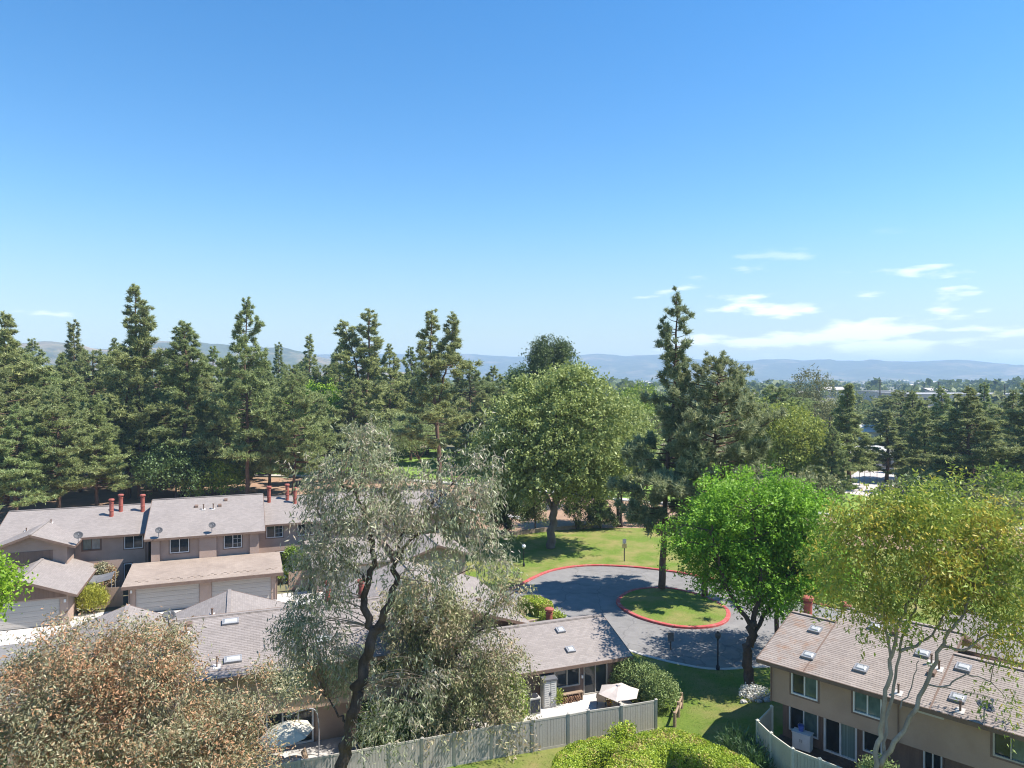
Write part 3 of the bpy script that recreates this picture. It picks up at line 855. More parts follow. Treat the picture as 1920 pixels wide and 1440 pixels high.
def shingles(h, ua, ub, nf, ze, s, slope_len, mat, keep, seed):
    """one tab per shingle on a slope rising with n: the nearest as parts, the rest joined"""
    rng_ = random.Random(seed)
    a = math.atan(s); ca, sa = math.cos(a), math.sin(a)
    W_, E_, T_ = 0.305, 0.145, 0.016
    tabs = []
    rows = int(slope_len / E_)
    for r_ in range(rows):
        u = ua + (0.0 if r_ % 2 else -W_/2) + rng_.uniform(-0.02, 0.02)
        while u < ub - 0.02:
            x0 = max(u, ua + 0.005); x1 = min(u + W_ - 0.008, ub - 0.005)
            if x1 - x0 > 0.06: tabs.append((x0, x1, r_, rng_.uniform(-0.006, 0.006)))
            u += W_
    def box_pts(x0, x1, l0, l1):
        pts = []
        for hgt in (0.002, None):
            for x, l in ((x0,l0),(x1,l0),(x1,l1),(x0,l1)):
                z_ = hgt if hgt is not None else (T_ if l == l0 else 0.004)
                pts.append((x, l*ca - z_*sa, l*sa + z_*ca))
        return pts
    FQ = ((4,5,6,7),(0,1,5,4),(1,2,6,5),(3,0,4,7))
    full = [t for t in tabs if abs((t[1]-t[0]) - (W_-0.008)) < 1e-3]
    near = set()
    def show(t):
        p = un((t[0]+t[1])/2, nf + t[2]*E_*ca, ze, h.deg)
        px = 960 + p.x/p.y*F_PX
        return px < 1915, p.length
    cand = sorted((show(t)[1], i) for i, t in enumerate(tabs) if abs((t[1]-t[0])-(W_-0.008)) < 1e-3 and show(t)[0] and keep(t[0], t[2]*E_))
    pick = {i for _, i in cand[:300]}
    gm = Geo(); gm.v = box_pts(0, W_-0.008, 0, E_*1.03); gm.f = list(FQ); gm.m = [0]*4
    me = gm.mesh('shingle', mat)
    g = Geo()
    for i, t in enumerate(tabs):
        l0 = t[2]*E_ + t[3]
        if i in pick:
            obj('shingle', me, h.root, (t[0]-h.o[0], nf + l0*ca - h.o[1], ze + l0*sa - h.o[2]))
        else:
            k = len(g.v); g.v += [(x, y + nf, z + ze) for x, y, z in box_pts(t[0], t[1], l0, l0 + E_*1.03)]
            for q in FQ: g.f.append(tuple(k + j for j in q)); g.m.append(0)
    o = h.part('shingles', g, mat); o['kind'] = 'stuff'

# --- left row (A)
hA1 = House('townhouse', 'left end townhouse with projecting gabled wing and gabled garage', -17, 76.8)
hA1.body('wall', -20.6, -8.3, 76.8, 87.3, -0.1, 5.3, M['stucco'], [(-13.85,-12.34,3.85,5.0), (-10.36,-8.76,3.69,4.98), (-10.4,-9.7,0.1,2.3)], ('u', 1.75))
hA1.window(-13.85, -12.34, 3.85, 5.0, 76.8, ('glass_green','blind'), frame='trim', fw=0.05)
hA1.window(-10.36, -8.76, 3.69, 4.98, 76.8, ('glass','glass'))
hA1.window(-10.4, -9.7, 0.1, 2.3, 76.8, ('glass',), name='door_glazed')
hA1.gable_u(-21.0, -8.25, 76.2, 5.2, 82.1, 7.1, 88.0, M['roof'])
hA1.body('wing_wall', -19.9, -14.5, 73.8, 78, -0.1, 5.2, M['stucco'], (), ('n', 0.98))
hA1.gable_n(73.1, 81.4, -20.6, -13.8, 5.1, 6.35, M['roof_cross'])
g = Geo(); g.box(-19.0, -15.6, 73.76, 73.797, 3.3, 4.75); hA1.part('wall_panel', g, M['siding'])
hA1.body('garage_wall', -19.6, -13.1, 66.9, 73.8, -0.1, 2.6, M['stucco'], [(-18.9,-13.65,0.02,2.2)], ('n', 1.2))
hA1.garage_door(-18.85, -13.7, 0.03, 2.17, 66.9)
g = Geo(); g.face([(-19.5,66.86,2.3),(-13.2,66.86,2.3),(-13.2,66.86,2.6),(-16.35,66.86,3.76),(-19.5,66.86,2.6)]); hA1.part('gable_panel', g, M['siding'])
hA1.gable_n(66.2, 76.0, -20.3, -12.35, 2.55, 4.1, M['roof_cross'])
for u, n in ((-11.9, 80.0), (-11.2, 80.9), (-9.2, 80.6)): hA1.flue(u, n, 5.2 + (n-76.2)*0.322 - 0.1, 5.2 + (n-76.2)*0.322 + 1.7, 0.19)
for u, n in ((-16.9, 79.3), (-18.6, 78.0), (-17.8, 77.6)): hA1.vent(u, n, 5.2 + (n-76.2)*0.322, 0.3)
g = Geo(); g.box(-13.38, -13.22, 66.8, 66.895, 1.85, 2.1); hA1.part('wall_lantern', g, M['globe'])

hA2 = House('townhouse', 'taller middle townhouse with long brown garage roof in front', -3, 73.8)
hA2.body('wall', -7.75, 1.75, 73.8, 86.5, -0.1, 5.35, M['stucco'], [(-6.16,-4.51,3.61,4.95), (-1.45,0.17,3.65,4.97)], ('u', 2.15))
hA2.window(-6.16, -4.51, 3.61, 4.95, 73.8, ('glass','glass'))
hA2.window(-1.45, 0.17, 3.65, 4.97, 73.8, ('glass','glass'), bars=2)
for a, b_ in ((-7.72,-7.0), (-3.6,-2.1), (0.9,1.72)):
    g = Geo(); g.box(a, b_, 73.55, 73.798, 2.9, 5.2); hA2.part('pilaster', g, M['stucco'])
hA2.gable_u(-8.25, 2.3, 73.2, 5.2, 79.95, 7.8, 86.9, M['roof'])
hA2.body('garage_wall', -8.84, 3.16, 67.7, 73.4, -0.1, 2.45, M['stucco'], [(-8.3,-3.3,0.02,2.12), (-2.35,2.65,0.02,2.12)])
hA2.garage_door(-8.28, -3.32, 0.03, 2.1, 67.7)
hA2.garage_door(-2.33, 2.63, 0.03, 2.1, 67.7)
hA2.slope('garage_roof', [(-9.25,66.95,2.62),(3.65,66.95,2.62),(3.65,73.5,3.0),(-9.25,73.5,3.0)], M['roof_brown'])
g = Geo(); g.bar((-9.27,66.9,2.48),(3.67,66.9,2.48),0.09,0.26); hA2.part('gutter', g, M['trim'])
rr = random.Random(3)
for k in range(44):       # lifted tiles in two courses along the garage eave
    u = -8.6 + k * 0.27
    if rr.random() < 0.3: continue
    n = 67.75 + 0.28 * (k % 2) + (0.25 if k > 20 else 0)
    z = 2.62 + (n - 66.95) * 0.058
    q = Geo(); q.slab([(u,n,z+0.05),(u+0.2,n,z+0.05),(u+0.2,n+0.16,z+0.06),(u,n+0.16,z+0.06)], 0.05); hA2.part('tile', q, M['roof_brown'])
g = Geo(); g.box(-8.72, -8.55, 67.6, 67.695, 1.85, 2.1); hA2.part('wall_lantern', g, M['globe'])
for u, n, k in ((-4.1,78.2,0), (-3.4,77.6,1), (-2.5,77.6,1), (-1.9,78.1,0), (-1.35,79.1,0)):
    z = 5.2 + (n-73.2)*0.385
    if k: hA2.vent(u, n, z, 0.5, 0.06)
    else: hA2.hood(u, n, z, 0.385)

hA3 = House('townhouse', 'townhouse right of the tall one, partly behind the grey gum tree', 4.5, 76.8)
hA3.body('wall', 1.8, 13.9, 76.8, 87.3, -0.1, 5.3, M['stucco'], [(2.53,4.17,3.71,5.0), (5.6,7.2,3.71,5.0), (10.2,12.2,3.5,4.9), (3.5,4.3,0.1,2.25)], ('u', 1.75))
hA3.window(2.53, 4.17, 3.71, 5.0, 76.8, ('glass','glass'), bars=2)
hA3.window(5.6, 7.2, 3.71, 5.0, 76.8, ('glass','glass'))
hA3.window(10.2, 12.2, 3.5, 4.9, 76.8, ('glass','blind'))
hA3.window(3.5, 4.3, 0.1, 2.25, 76.8, ('glass',), name='door_glazed')
hA3.gable_u(2.33, 14.0, 76.2, 5.2, 82.1, 7.1, 88.0, M['roof'])
for u, n in ((2.95, 81.0), (4.85, 81.3), (5.6, 80.4)): hA3.flue(u, n, 5.2 + (n-76.2)*0.322 - 0.1, 5.2 + (n-76.2)*0.322 + 1.7, 0.19)
hA3.body('garage_wall', 6.6, 13.2, 68.4, 73.6, -0.1, 2.5, M['stucco'], [(7.2,12.4,0.02,2.15)])
hA3.garage_door(7.25, 12.35, 0.03, 2.12, 68.4)
hA3.slope('garage_roof', [(6.2,67.8,2.62),(13.5,67.8,2.62),(13.5,76.7,3.2),(6.2,76.7,3.2)], M['roof'])
hA4 = House('townhouse', 'right end townhouse of the back row with white garage door', 18, 76.0)
hA4.body('wall', 14.1, 22.5, 76.3, 86.5, -0.1, 5.3, M['stucco'], [(15.5,17.2,3.7,5.0)], ('u', 1.7))
hA4.window(15.5, 17.2, 3.7, 5.0, 76.3, ('glass','glass'))
hA4.gable_u(14.05, 23.0, 75.7, 5.2, 81.4, 7.0, 87.1, M['roof'])
hA4.body('garage_wall', 15.2, 21.0, 67.7, 76.2, -0.1, 2.6, M['stucco'], [(15.6,20.0,0.05,2.2)], ('n', 1.0))
hA4.garage_door(15.65, 19.95, 0.06, 2.17, 67.7)
hA4.gable_n(67.1, 76.2, 14.6, 21.6, 2.6, 3.8, M['roof_cross'])

# --- front row (B, C)
hB = House('townhouse', 'two-storey front townhouse with long grey shingle roof behind the gum trees', 4, 38.4)
hB.body('upper_wall', -3.0, 11.4, 38.4, 47.7, 2.75, 5.4, M['stucco_tan'], [(1.7,3.1,3.85,4.97), (6.6,8.3,3.85,4.97)], ('u', 1.35))
hB.window(1.7, 3.1, 3.85, 4.97, 38.4, ('glass','glass_green'))
hB.window(6.6, 8.3, 3.85, 4.97, 38.4, ('glass','glass_green'))
hB.body('lower_wall', -2.9, 11.3, 39.6, 47.6, -0.1, 2.76, M['stucco_tan'], [(0.5,3.7,0.4,2.35), (6.0,8.0,1.1,2.3)])
hB.window(0.5, 3.7, 0.4, 2.35, 39.6, ('glass','glass','glass','glass'), name='sliding_door', fw=0.09)
hB.window(6.0, 8.0, 1.1, 2.3, 39.6, ('glass','glass'))
fB = hB.gable_u(-3.45, 11.6, 37.85, 5.2, 42.95, 6.75, 48.2, M['roof'])
sB = (6.75-5.2)/(42.95-37.85)
shingles(hB, -3.45, 11.6, 37.85, 5.2, sB, 5.1/math.cos(math.atan(sB)) - 0.1, M['shingle'], lambda u, l: -2.5 < u < 6.5, 5)
# rounded caps on the ridge
for k in range(50):
    q = Geo(); u = -3.4 + k*0.3; q.slab([(u,42.80,6.745),(u+0.285,42.80,6.745),(u+0.285,42.95,6.80),(u,42.95,6.80)], 0.03); hB.part('ridge_tile', q, M['roof'])
for u, n in ((-0.5, 42.2), (-0.35, 39.05), (4.3, 39.7), (9.6, 41.5)): hB.skylight(u, n, 5.2 + (n-37.85)*sB, sB, 0.85, 0.5)
hB.vent(-2.7, 41.7, 5.2+3.85*sB, 0.5); hB.hood(-2.6, 42.4, 5.2+4.5*sB, sB); hB.vent(-1.1, 38.7, 5.2+0.85*sB, 0.5, 0.035)
hB.flue(5.6, 49.6, 3.4, 6.3, 0.2); hB.flue(7.9, 50.0, 3.4, 6.0, 0.2)
hB.body('garage_wall', -5.4, 4.0, 47.8, 53.7, -0.1, 3.2, M['stucco'], (), ('n', 1.65))
hB.gable_n(45.5, 54.3, -5.9, 4.5, 3.12, 5.0, M['roof_cross'], -0.7)
hB.vent(-2.6, 49.0, 4.3, 0.4, 0.06); hB.vent(-1.7, 50.0, 4.65, 0.4, 0.06)
hB2 = House('townhouse', 'low gabled unit at the left end of the front row, beside the russet gum tree', -7.1, 44)
hB2.body('wall', -11.0, -3.1, 42.5, 53.7, -0.1, 3.2, M['stucco'], (), ('n', 1.25))
hB2.gable_n(41.8, 54.3, -11.6, -3.5, 3.1, 4.66, M['roof_cross'], -7.1)

hC = House('bungalow', 'single-storey house end with patio doors beside the cul-de-sac', 17, 39.3, cat='house')
hC.body('wall', 11.6, 22.3, 39.3, 46.4, -0.1, 2.72, M['siding'], [(17.83,19.57,1.14,2.31), (19.82,21.48,0.46,2.3)], ('u', 1.1))
hC.window(17.83, 19.57, 1.14, 2.31, 39.3, ('glass','glass'), frame='sling_frame' if 'sling_frame' in M else 'fence_post')
hC.window(19.82, 21.48, 0.46, 2.3, 39.3, ('glass','glass'), name='sliding_door', frame='fence_post', fw=0.06)
hC.gable_u(11.65, 23.05, 38.85, 2.6, 42.85, 3.95, 46.85, M['roof'])
for k in range(38):
    q = Geo(); u = 11.7 + k*0.3; q.slab([(u,42.70,3.945),(u+0.285,42.70,3.945),(u+0.285,42.85,4.0),(u,42.85,4.0)], 0.03); hC.part('ridge_tile', q, M['roof'])
sC = 1.35/4.0
for u, n in ((19.45, 41.9), (19.3, 40.1)): hC.skylight(u, n, 2.6 + (n-38.85)*sC, sC, 0.55, 0.5)
hC.flue(21.2, 47.6, 0.3, 3.2, 0.24)
g = Geo(); g.box(16.95, 17.4, 39.22, 39.297, 0.9, 1.7); hC.part('meter_box', g, M['siding'])
g = Geo(); g.box(19.66, 19.76, 39.2, 39.297, 1.55, 1.72); hC.part('wall_lantern', g, M['globe'])
hC.body('garage_wall', 11.8, 18.4, 46.9, 57.5, -0.1, 2.75, M['stucco'], (), ('n', 1.35))
hC.gable_n(46.0, 58.6, 6.2, 19.2, 2.75, 4.95, M['roof_cross'], 12.5)
hC.vent(18.0, 50.6, 3.15, 0.35, 0.05); hC.vent(18.0, 48.4, 3.15, 0.4, 0.07); hC.hood(16.4, 49.6, 3.7, 0.0)
g = Geo(); g.box(19.5, 23.2, 49.5, 49.7, 0.0, 1.75); wl = g.shift((21.3, 49.6, 0)).build('courtyard_wall', M['stucco'], None, False, un(21.3, 49.6), (0,0,R(21)))
tag(wl, 'tan courtyard wall beside the flue behind the single-storey house', 'wall')

# --- right house (D)
hD = House('townhouse', 'two-storey house at lower right with leaf-littered shingle roof', -12, 37.4, -45)
up_holes = [(-15.71,-14.36,3.72,4.98), (-12.65,-11.34,3.78,5.0), (-6.9,-5.6,3.8,4.98)]
hD.body('upper_wall', -16.85, 3.0, 36.2, 44.2, 3.0, 5.35, M['stucco_tan'], up_holes, ('u', 1.2))
hD.window(*up_holes[0], 36.2, ('glass','glass_green'))
hD.window(*up_holes[1], 36.2, ('glass_green','glass_green'))
hD.window(*up_holes[2], 36.2, ('glass','glass_green'), frame='fence_post')
g = Geo(); g.box(-9.8, -8.75, 36.12, 36.197, 4.72, 4.98); hD.part('vent_grille', g, M['concrete'])
lo_holes = [(-16.35,-14.79,1.2,2.58), (-14.52,-12.87,0.72,2.66), (-12.6,-11.7,1.45,2.52), (-9.9,-9.1,0.9,2.55)]
hD.body('lower_wall', -16.7, 2.9, 37.4, 44.1, 0.3, 3.01, M['siding'], lo_holes)
hD.window(*lo_holes[0], 37.4, ('glass','glass_green'))
hD.window(*lo_holes[1], 37.4, ('glass','blind_slats'), name='sliding_door', fw=0.1)
hD.window(*lo_holes[2], 37.4, ('glass',))
hD.window(*lo_holes[3], 37.4, ('glass','glass'))
sD = 0.333
rD = lambda n: 5.2 + (n-35.7)*sD
for ua, ub, nr, nb in ((-17.35,-14.9,40.1,44.7), (-14.897,-9.2,41.5,46.0), (-9.197,3.5,39.8,44.2)):
    hD.gable_u(ua, ub, 35.7, 5.2, nr, rD(nr), nb, M['roof_d'])
    shingles(hD, ua, ub, 35.7, 5.2, sD, (nr-35.7)/math.cos(math.atan(sD)) - 0.1, M['shingle_d'], lambda u, l: u > -15.5 and u < -5.5 and l < 3.2, 7) if ua < -14.89 and ua > -14.9 else shingles(hD, ua, min(ub, -2.0), 35.7, 5.2, sD, (nr-35.7)/math.cos(math.atan(sD)) - 0.1, M['shingle_d'], lambda u, l: False, 8)
for u, n in ((-15.6, 39.0), (-15.1, 36.9), (-12.55, 37.0), (-13.0, 40.4), (-8.6, 38.9), (-8.35, 36.8), (-10.4, 39.2)): hD.skylight(u, n, rD(n), sD, 0.62, 0.5)
for u, n in ((-8.1, 36.1), (-10.6, 36.1), (-9.9, 38.7), (-9.5, 38.4)): hD.vent(u, n, rD(n), 0.4, 0.045)
hD.hood(-12.0, 40.3, rD(40.3), sD); hD.hood(-9.7, 38.0, rD(38.0), sD)
hD.flue(-17.0, 41.4, 5.3, 7.35, 0.24); hD.flue(-15.2, 42.2, 5.6, 7.2, 0.24)
hD2 = House('townhouse', 'low garage block with pale roof behind the lower right house', -5, 54, -45)
hD2.body('wall', -13, 12, 53.5, 60, -0.1, 2.7, M['siding'], [(-11.5,-6.5,0.03,2.2), (-4,1,0.03,2.2)], ('u', 1.2))
hD2.garage_door(-11.45, -6.55, 0.04, 2.17, 53.5); hD2.garage_door(-3.95, 0.95, 0.04, 2.17, 53.5)
hD2.gable_u(-13.6, 12.6, 52.8, 2.6, 56.75, 3.95, 60.7, M['roof'])

for h, u, n, z0_, z1_ in ((hA2, -8.75, 67.64, 0.0, 2.4), (hA2, 3.1, 67.64, 0.0, 2.4), (hA1, -8.5, 76.74, 0.0, 5.1), (hA3, 7.6, 76.74, 3.0, 5.1), (hC, 22.2, 39.24, 0.4, 2.6), (hD, -16.75, 36.14, 3.0, 5.2), (hD, -10.6, 36.14, 3.0, 5.2), (hB, -2.9, 38.34, 2.8, 5.2)):
    g = Geo(); g.tube([(u, n-0.32, z1_), (u, n-0.04, z1_-0.28), (u, n-0.04, z0_)], 0.04, 6); h.part('downpipe', g, M['trim'])
dish(un(-13.6, 73.6, 5.25), -60, 35, 'grey satellite dish on the left end wing roof corner', 0.4)
dish(un(-7.05, 73.3, 5.25), -60, 35, 'grey satellite dish left of the taller townhouse eave', 0.34)
dish(un(-2.5, 73.5, 5.35), -60, 35, 'grey satellite dish above the middle of the taller townhouse eave', 0.34)
dish(un(-3.7, 43.4, 6.2), -60, 50, 'dark satellite dish at the left end of the front shingle ridge', 0.36)
dish(un(-7.15, 35.8, 5.2, -45), -60, 70, 'dark satellite dish at the eave of the lower right house', 0.40)

# ------------------------------------------------------------------ trees: generators
def unit(a):
    return a / np.maximum(np.linalg.norm(a, axis=-1, keepdims=True), 1e-9)
def perp(d, rng):
    r = rng.normal(size=d.shape)
    return unit(np.cross(d, r))
def leaves_from_twigs(rng, P, D, per, twl, L, W, hang=0.0, out=0.5, jit=0.15, flat=0.0):
    """diamond leaves set along twigs; hang pulls the leaves down, flat turns their faces up"""
    n = len(P)
    s = rng.uniform(0.05, 1.0, (n, per, 1))
    pos = P[:, None, :] + D[:, None, :] * (s * twl) + rng.normal(size=(n, per, 3)) * jit
    pos[..., 2] -= (s[..., 0] ** 2) * twl * 0.5 * hang
    d = D[:, None, :] * out + rng.normal(size=(n, per, 3)) * 0.6
    d[..., 2] -= hang
    d = unit(d).reshape(-1, 3); pos = pos.reshape(-1, 3)
    if flat:
        up = unit(np.array([0, 0, 1.0]) + rng.normal(size=d.shape) * (0.55 / flat))
        b = unit(np.cross(d, up))
    else:
        b = perp(d, rng)
    k_ = rng.uniform(0.55, 1.45, (len(d), 1)); l = L * k_ / 2; w = W * k_ * rng.uniform(0.75, 1.25, (len(d), 1)) / 2
    v = np.stack([pos - d*l, pos + b*w - d*l*0.15, pos + d*l, pos - b*w - d*l*0.15], 1)
    return v.reshape(-1, 3)
def lobes_twigs(rng, lobes, n, inner=0.45, low=-0.6, holes=0.3, up=0.25, hs=0.9, clusters=0, csig=(0.4, 0.4)):
    """start points and directions of twigs spread through the outer part of a set of ellipsoid boughs"""
    if clusters:                       # twigs gathered into leaf clumps at the ends of the boughs
        c, d = lobes_twigs(rng, lobes, clusters, inner, low, holes, up, hs)
        k = rng.choice(clusters, size=n, p=(lambda w: w / w.sum())(rng.uniform(0.5, 1.6, clusters)))
        sg = rng.uniform(0.7, 1.35, clusters)[k][:, None]
        p = c[k] + rng.normal(size=(n, 3)) * np.array([csig[0], csig[0], csig[1]]) * sg
        return p, unit(d[k] * 0.6 + (p - c[k]) / np.array([csig[0], csig[0], csig[1]]) * 0.45 + rng.normal(size=(n, 3)) * 0.25)
    C = np.array([l[0] for l in lobes], float); S = np.array([l[1] for l in lobes], float)
    w = np.array([(l[2] if len(l) > 2 else 1.0) for l in lobes]) * (S.prod(1) ** (2/3)); w /= w.sum()
    outP, outD = [], []
    got = 0; ph = rng.uniform(0, 6, 6)
    while got < n:
        k = rng.choice(len(lobes), size=n, p=w)
        d = unit(rng.normal(size=(n, 3)))
        keep = d[:, 2] > low + rng.uniform(-0.2, 0.2, n)
        f = inner + (1.03 - inner) * rng.uniform(0, 1, n) ** 0.55
        p = C[k] + S[k] * d * f[:, None]
        q = ((p[:, None, :] - C[None]) / S[None]); rr = (q ** 2).sum(-1); rr[np.arange(n), k] = 9
        keep &= (rr.min(1) > (inner * 0.9) ** 2)
        h = (np.sin(p[:,0]*hs*2.1+ph[0]) + np.sin(p[:,1]*hs*1.9+ph[1]) + np.sin(p[:,2]*hs*2.4+ph[2]) + np.sin((p[:,0]+p[:,2])*hs*3.7+ph[3]) + np.sin((p[:,1]-p[:,2])*hs*3.3+ph[4])) / 5
        keep &= (h > -0.75 + holes * 1.2)
        outP.append(p[keep]); dd = unit(d / S[k] * S[k].mean(1, keepdims=True) + np.array([0, 0, up]) + rng.normal(size=(n, 3)) * 0.35)
        outD.append(dd[keep]); got += int(keep.sum())
    return np.concatenate(outP)[:n], np.concatenate(outD)[:n]
def wob(rng, pts, amp, per=4):
    q = crom([Vector(p) for p in pts], per)
    n = len(q)
    return [q[0]] + [p + Vector(rng.normal(size=3)) * amp for p in q[1:-1]] + [q[-1]]
def taper(n, a, b): return [a + (b - a) * (i / max(1, n - 1)) ** 0.8 for i in range(n)]
def limb(g, rng, pts, r0, r1, amp=0.05, per=4, sides=7):
    q = wob(rng, pts, amp, per)
    g.tube(q, taper(len(q), r0, r1), sides)
    return q

def nearest_branches(g, rng, skel, targets, r, amp):
    """thin branches from the nearest skeleton point to each target"""
    S = np.array([tuple(p) for p in skel])
    for t in targets:
        t = np.array(t)
        dd = np.linalg.norm((S - t) * np.array([1, 1, 0.8]), axis=1) + np.where(S[:, 2] > t[2] + 0.3, 1.5, 0)
        b = S[int(dd.argmin())]
        mid = b + (t - b) * 0.5 + np.array([0, 0, 0.10 * np.linalg.norm(t - b)]) + rng.normal(size=3) * amp
        q = crom([Vector(b), Vector(mid), Vector(t)], 3)
        g.tube(q, taper(len(q), r, r * 0.3), 5)

def broad_tree(name, label, base, trunk, lobes, spec, bark, leaf, seed, cat='tree', group=None, nbr=70, br=0.05, build=True):
    """trunk: list of (points, r0, r1) relative to the base; lobes relative to the base too"""
    rng = np.random.default_rng(seed)
    root = empty(name, base)
    tag(root, label, cat, group)
    g = Geo(); skel = []
    for i, (pts, r0, r1) in enumerate(trunk):
        q = limb(g, rng, pts, r0, r1, 0.03 + r0 * 0.15, 5, 10 if r0 > 0.12 else 7)
        skel += q[len(q)//3 if i == 0 else 0:]
    g.build('trunk', M[bark], root, True)
    P, D = lobes_twigs(rng, lobes, spec['twigs'], spec.get('inner', 0.45), spec.get('low', -0.6), spec.get('holes', 0.3), spec.get('up', 0.25), spec.get('hs', 0.9), spec.get('clusters', 0), spec.get('csig', (0.4, 0.4)))
    b = Geo()
    sel = rng.choice(len(P), size=min(nbr, len(P)), replace=False)
    tg = P[sel]
    nearest_branches(b, rng, skel, tg, br, 0.25)
    b.build('branches', M[spec.get('twigbark', bark)], root, True)
    v = leaves_from_twigs(rng, P, D, spec['per'], spec['twl'], spec['L'], spec['W'], spec.get('hang', 0), spec.get('out', 0.5), spec.get('jit', 0.15), spec.get('flat', 0))
    obj('crown', np_mesh('crown', v, 4, M[leaf]), root)
    return root

def pine_parts(seed, h=30.0, base=0.22, rmax=5.0, nbr=95, shape='cone', leaders=((0,0,1.0),), puff=50, plen=0.46, pw=0.16, gap=0.25, r0=0.36, pr=0.46, sparse_top=0.0):
    """meshes of a pine's trunk with boughs and of its needle tufts"""
    rng = np.random.default_rng(seed)
    g = Geo(); PC = []; PD = []; PS = []
    for li, (lx, ly, lh) in enumerate(leaders):
        H = h * lh
        z0 = 0 if li == 0 else h * 0.45
        pts = [(0, 0, z0)] if li == 0 else [(0, 0, z0)]
        pts += [(lx*0.3 + rng.normal()*0.15, ly*0.3 + rng.normal()*0.15, z0 + (H - z0)*0.35), (lx*0.8 + rng.normal()*0.2, ly*0.8 + rng.normal()*0.2, z0 + (H - z0)*0.7), (lx, ly, H)]
        q = limb(g, rng, pts, r0 if li == 0 else r0*0.5, 0.04, 0.06, 6, 9)
        Z = np.array([p.z for p in q]); X = np.array([p.x for p in q]); Y = np.array([p.y for p in q])
        zb = h * base if li == 0 else z0 + (H - z0) * 0.35
        nb = int(nbr * (H - zb) / (h * (1 - base)))
        phs = rng.uniform(0, 6.28, 3); az = rng.uniform(0, 6.28)
        for i in range(nb):
            t = (i + rng.uniform(0, 1)) / nb
            z = zb + (H - zb) * t ** 0.93
            az += 2.4 + rng.normal() * 0.5
            wob_ = 1 + 0.30 * math.sin(3*az + phs[0] + 4*t) + 0.25 * math.sin(7*t*math.pi + phs[1])
            if shape == 'cone': prof = (1 - t) ** 0.85
            elif shape == 'column': prof = (1 - t ** 2.2) * 0.8 * (0.55 + 0.45 * math.sin(math.pi * min(1, t*1.6 + 0.2)))
            elif shape == 'broad': prof = math.sin(math.pi * min(0.98, 0.22 + 0.76*t)) ** 0.8
            else: prof = (1 - t) ** 0.72 * (0.7 + 0.3 * math.sin(9*t))
            L = rmax * max(prof, 0.06) * wob_ * rng.uniform(0.65, 1.1) * (0.75 if li else 1) + 0.25
            if rng.random() < gap * (0.5 + sparse_top * t * 2): continue
            x0, y0 = np.interp(z, Z, X), np.interp(z, Z, Y)
            rise = (0.05 + 0.45 * t) * L * rng.uniform(0.6, 1.3)
            p0 = Vector((x0, y0, z)); p1 = Vector((x0 + math.cos(az)*L*0.55, y0 + math.sin(az)*L*0.55, z + rise*0.30)); p2 = Vector((x0 + math.cos(az)*L, y0 + math.sin(az)*L, z + rise))
            qq = crom([p0, p1, p2], 3)
            g.tube(qq, taper(len(qq), 0.035 + 0.013*L, 0.012), 5)
            npf = max(2, int(1.5 + L * 2.1))
            for k in range(npf):
                s = rng.uniform(0.30, 1.0) ** 0.7
                s = min(1.0, s + 0.05)
                c = p0.lerp(p1, s/0.55) if s < 0.55 else p1.lerp(p2, (s-0.55)/0.45)
                lat = rng.normal() * 0.16 * L * (0.4 + s*0.6)
                c = c + Vector((-math.sin(az)*lat, math.cos(az)*lat, rng.normal()*0.22 + 0.12))
                PS.append(1.08 - 0.50 * t * t); PC.append(tuple(c)); PD.append((math.cos(az)*0.45 + rng.normal()*0.3, math.sin(az)*0.45 + rng.normal()*0.3, 0.55))
        for k in range(5):
            PS.append(0.5); PC.append((lx + rng.normal()*0.1, ly + rng.normal()*0.1, H - k*0.35 - 0.1)); PD.append((rng.normal()*0.2, rng.normal()*0.2, 1.0))
    PC = np.array(PC); PD = unit(np.array(PD))
    n = len(PC)
    psz = np.array(PS)[:, None, None]
    rad = pr * psz * rng.uniform(0.65, 1.3, (n, 1, 1))
    d = unit(PD[:, None, :] * 0.75 + rng.normal(size=(n, puff, 3)) * 0.75)
    st = PC[:, None, :] + rng.normal(size=(n, puff, 3)) * 0.30 * rad
    ln = plen * psz * rng.uniform(0.6, 1.2, (n, puff, 1))
    b = unit(np.cross(d, rng.normal(size=d.shape))) * pw * 0.5 * psz
    v = np.stack([st - b, st + b, st + d*ln*1.5], 2).reshape(-1, 3)
    return g.mesh('trunk', M['bark_pine'], True), v

PINES = {}
def pine_kind(key, leaf='lf_pine', **kw):
    tr, v = pine_parts(**kw)
    PINES[key] = (tr, np_mesh('crown', v, 3, M[leaf]), kw.get('h', 30.0), kw.get('rmax', 5.0))
pine_kind('cone', seed=11, h=30, base=0.20, rmax=5.6, nbr=120, shape='cone', gap=0.12)
pine_kind('tall', seed=12, h=34, base=0.30, rmax=5.0, nbr=105, shape='ragged', gap=0.30, leaders=((1.0,0.3,1.0),(2.6,-0.8,0.90)), r0=0.45)
pine_kind('broad', seed=13, h=26, base=0.20, rmax=6.2, nbr=130, shape='broad', gap=0.12)
pine_kind('twin', seed=14, h=33, base=0.24, rmax=5.2, nbr=110, shape='ragged', gap=0.22, leaders=((-0.9,0.2,1.0),(2.0,-0.3,0.97)), r0=0.4)
pine_kind('slim', seed=15, h=30, base=0.12, rmax=3.6, nbr=110, shape='cone', gap=0.10)
pine_kind('column', seed=16, h=24, base=0.16, rmax=4.0, nbr=120, shape='column', gap=0.10)
pine_kind('full', seed=17, h=28, base=0.15, rmax=6.0, nbr=140, shape='cone', gap=0.08)
pine_kind('fork', seed=18, h=32, base=0.22, rmax=4.8, nbr=105, shape='ragged', gap=0.2, leaders=((0.6,0.2,1.0),(-2.8,0.4,0.93)), r0=0.4)

